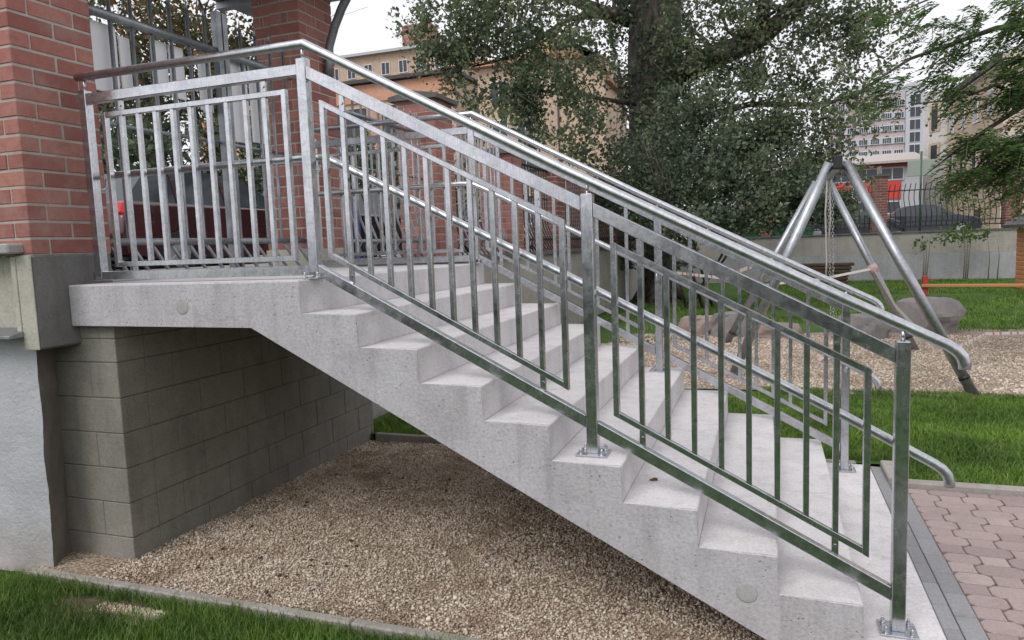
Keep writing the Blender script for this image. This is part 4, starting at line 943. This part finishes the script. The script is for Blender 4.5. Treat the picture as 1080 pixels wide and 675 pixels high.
# orange/peach building, facade at Y=85 facing -Y
OB=empty('apartment_building',(0,85,-.1),0,'long peach and terracotta building with set back attic storey and brick chimney','building')
facade_box(OB,'main_wall',-75,-36,0,14,0,22.6,PEACH)
facade_box(OB,'terracotta_band',-75,-36,-.25,-.01,20.2,22.5,TERRA)
b=MB(); b.box(-76,-35.5,-1.0,14,22.65,23.1); b.build('eave',DARKT,OB)
facade_box(OB,'attic_wall',-75,-36.5,1.2,12,23.12,26.9,PEACH)
b=MB(); b.prism([(.4,26.95),(14,28.6),(14,28.2),(.4,26.6)],'x',-76,-36); b.build('attic_roof',ROOFG,OB)
b=brickwork(-44.5,-40.3,2.5,5,26.9,30.3,ch=.3,bl=.8,bev=0,j=.03); b.build('chimney',[BRICK,MORTAR],OB)
for x in np.arange(-73,-37,2.65): window(OB,x,1.2,23.9,1.15,1.5)
for x in np.arange(-73.2,-38,7.2):
    facade_box(OB,'pilaster',x-3.9,x-2.9,-.6,-.01,0,20.1,TERRA)
    for z in (16.0,11.3,6.6,1.9): window(OB,x,0,z,4.6,3.4,2,3,DARKT if z>15 else FRAMEW)
for x in (-37.6,):
    for z in (16.5,11.8,7.1): window(OB,x,0,z,1.5,2.0)
GB=empty('gabled_house',(0,72,-.1),0,'peach block with red trimmed eave and sloping roof end seen through the tree','building')
facade_box(GB,'main_wall',-27.6,-13.6,0,12,0,19.4,PEACH)
b=MB(); b.box(-28.2,-19.0,-.9,12,19.42,20.0); b.build('eave',TERRA,GB)
b=MB(); b.prism([(-19.5,19.41),(-18.6,22.0),(-13.4,17.4),(-13.0,17.0),(-13.0,16.6),(-13.6,16.6),(-13.62,19.0)],'y',-.5,12); b.build('sloping_roof',flat('brown_roof',(.30,.17,.09),.8),GB)
b=MB(); b.prism([(-21.6,20.02),(-21.6,22.4),(-20,23.2),(-18.7,22.4),(-18.7,20.02)],'y',2,8); b.build('dormer',concrete('yellow_dormer',(.60,.47,.26),(.55,.42,.24),(.4,.3,.2),.1,.1),GB)
for x in (-25.2,-22.3):
    for z in (15.7,11.6,7.5,3.4): window(GB,x,0,z,1.7,2.1)
facade_box(GB,'corner_strip',-15.6,-14.8,-.15,-.01,0,16.5,OCHRE)
b=MB(); b.cyl((-18.6,-.12,0),(-18.6,-.12,19.3),.09,8); b.build('downpipe',DARKT,GB)
# hospital
HB=empty('hospital_block',(0,190,-.1),0,'distant pale pink multi storey block with window bands','building')
xl=on('y',190,880,150).x; xr=on('y',190,954,150).x; xe=on('y',190,974,150).x
facade_box(HB,'main_wall',xl,xr,0,20,0,32.5,PINKW); facade_box(HB,'roof_storey',xl+3,xr,2,18,32.51,35.0,GREYW)
facade_box(HB,'stair_tower',xr+.05,xe,-.8,18,0,34.2,GREYW)
for k in range(10):
    z=29.4-k*2.85
    if z<2: break
    facade_box(HB,'window_band',xl,xr,-.25,-.01,z,z+1.5,GREYW)
    n=6
    for j in range(n): window(HB,xl+(xr-xl)*(j+.5)/n,-.26,z+.15,(xr-xl)/n*.72,1.2,1,4)
    window(HB,(xr+xe)/2,-.8,z,(xe-xr)*.55,2.2,1,2)
# red panel building
RB=empty('school_building',(0,62,-.1),0,'low building with bright red wall panels and pale flat roof behind the rear fence','building')
xa=on('y',62,800,200).x; xb=on('y',62,972,200).x
facade_box(RB,'main_wall',xa,xb,0,12,0,5.6,GREYW)
b=MB(); b.prism([(-.8,5.62),(-.8,5.8),(5,6.9),(12,6.9),(12,5.62)],'x',xa-.5,xb+.3); b.build('roof',flat('pale_bitumen_roof',(.45,.40,.38),.8),RB)
b=MB(); b.box(xa,xb,-.2,-.01,5.35,5.58); b.build('red_fascia',flat('dull_red',(.30,.06,.05),.6),RB)
x=xa+.8; k=0
while x<xb-1:
    window(RB,x,0,4.4,1.5,.85,1,2,GREYW)
    b=MB(); b.box(x-.62,x+.62,-.16,-.01,2.85,4.25); b.build('red_panel',REDP,RB)
    window(RB,x,0,1.75,1.1,.85,1,1,FRAMEW)
    if k%1==0:
        b=MB(); b.box(x-.75,x+.75,-.14,-.01,.1,1.2); b.build('red_panel',REDP if x<xb-9 else CREAM,RB)
    x+=1.85; k+=1
# cream building right: two facades meeting at a corner
A=on('z',.0,996,246)
def corner(px,D): q=at(px,244,D); return Vector((q.x,q.y,0))
A,Bc,Cc=corner(996,58),corner(1054,45),corner(1400,38); zt=10.4
CB=empty('cream_building',(Bc.x,Bc.y,-.1),0,'large cream rendered building with ochre cornice behind branches on the right','building')
def wallseg(r,name,p,q,z0,z1,th,m):
    p=Vector(p)-Bc; q=Vector(q)-Bc; d=(q-p); n=Vector((d.y,-d.x,0)).normalized()
    b=MB(); P_=[p,q,q-n*th,p-n*th]
    lo=[b.bm.verts.new((a.x,a.y,z0)) for a in P_]; hi=[b.bm.verts.new((a.x,a.y,z1)) for a in P_]
    b.face(lo[::-1]); b.face(hi)
    for k in range(4): b.face([lo[k],lo[(k+1)%4],hi[(k+1)%4],hi[k]])
    return b.build(name,m,r)
wallseg(CB,'main_wall',A,Bc,0,zt,8,OCHRE); wallseg(CB,'front_wall',Bc,Cc,0,zt,8,CREAM)
def onwall(p,q,t0,t1,z0,z1,out,name,m,r=CB,par=None):
    d=(q-p); n=Vector((d.y,-d.x,0)).normalized(); return wallseg(r if par is None else par,name,p+d*t0+n*out,p+d*t1+n*out,z0,z1,out-.005 if out>0 else .01,m)
onwall(A,Bc,-.02,1.0,zt+.01,zt+.4,.35,'cornice',DARKT); onwall(Bc,Cc,-.01,1.0,zt+.01,zt+.45,.35,'cornice',CREAM)
for z in (3.1,6.4): onwall(A,Bc,0,1,z,z+.18,.08,'string_course',CREAM); onwall(Bc,Cc,0,1,z,z+.18,.08,'string_course',OCHRE)
for t in (.12,.35,.58,.82):
    for z in (4.2,7.5):
        f=onwall(A,Bc,t-.035,t+.035,z,z+1.7,.07,'window',FRAMEW); onwall(A,Bc,t-.025,t+.025,z+.12,z+1.58,.09,'pane',GLASS,par=f)
for t in (.05,.18,.31,.44):
    for z in (1.0,4.2,7.5):
        f=onwall(Bc,Cc,t-.022,t+.022,z,z+1.7,.07,'window',FRAMEW); onwall(Bc,Cc,t-.017,t+.017,z+.12,z+1.58,.09,'pane',GLASS,par=f)
f=onwall(A,Bc,.60,.70,.35,1.55,.06,'basement_window',DARKT)
# white annex between
q0,q1=corner(972,62),corner(997,59.5)
CB2=empty('white_annex',(Bc.x,Bc.y,-.1),0,'narrow white and ochre building section left of the cream building','building')
wallseg(CB2,'main_wall',q0,q1,0,11.8,6,concrete('white_facade',(.62,.60,.57),(.55,.53,.5),(.4,.4,.4),.1,.1)) 
for z in (5.2,8.4):
    f=onwall(q0,q1,.25,.70,z,z+2.3,.07,'window',OCHRE,CB2); onwall(q0,q1,.35,.60,z+.2,z+2.1,.09,'pane',GLASS,CB2,f)
# ------------------------------------------------------------------ light
w=bpy.data.worlds.new('World'); S.world=w; w.use_nodes=True; nt=w.node_tree; bg=nt.nodes['Background']
sky=N(nt,'ShaderNodeTexSky'); sky.sky_type='NISHITA'; sky.sun_disc=False; sky.sun_elevation=math.radians(48); sky.sun_rotation=math.radians(200); sky.dust_density=4; sky.air_density=1.2
hs=N(nt,'ShaderNodeHueSaturation'); hs.inputs['Saturation'].default_value=.12; nt.links.new(sky.outputs[0],hs.inputs['Color'])
tc=N(nt,'ShaderNodeTexCoord'); nn=noise_n(nt,tc.outputs['Generated'],2.2,6,.55)
cl=ramp(nt,nn,[(.3,(8.8,8.8,9.4)),(.7,(10.6,10.6,11.0))])
e=nt.nodes[-1] if False else None
m_=mix(nt,hs.outputs[0],cl,.72); nt.links.new(m_,bg.inputs[0]); bg.inputs[1].default_value=.10
sl=bpy.data.lights.new('sun','SUN'); sl.energy=.9; sl.angle=math.radians(25); sl.color=(1,.97,.94); so=bpy.data.objects.new('sun',sl); COL.objects.link(so)
az=math.radians(200); el=math.radians(48)
dv=Vector((math.sin(az)*math.cos(el),math.cos(az)*math.cos(el),math.sin(el))); so.rotation_euler=dv.to_track_quat('Z','Y').to_euler(); so.location=(0,0,20)
S.view_settings.view_transform='Standard'; S.view_settings.look='None'; S.view_settings.exposure=.37; S.view_settings.gamma=1
S.render.engine='CYCLES'; S.cycles.max_bounces=6
S.render.resolution_x=1024; S.render.resolution_y=640
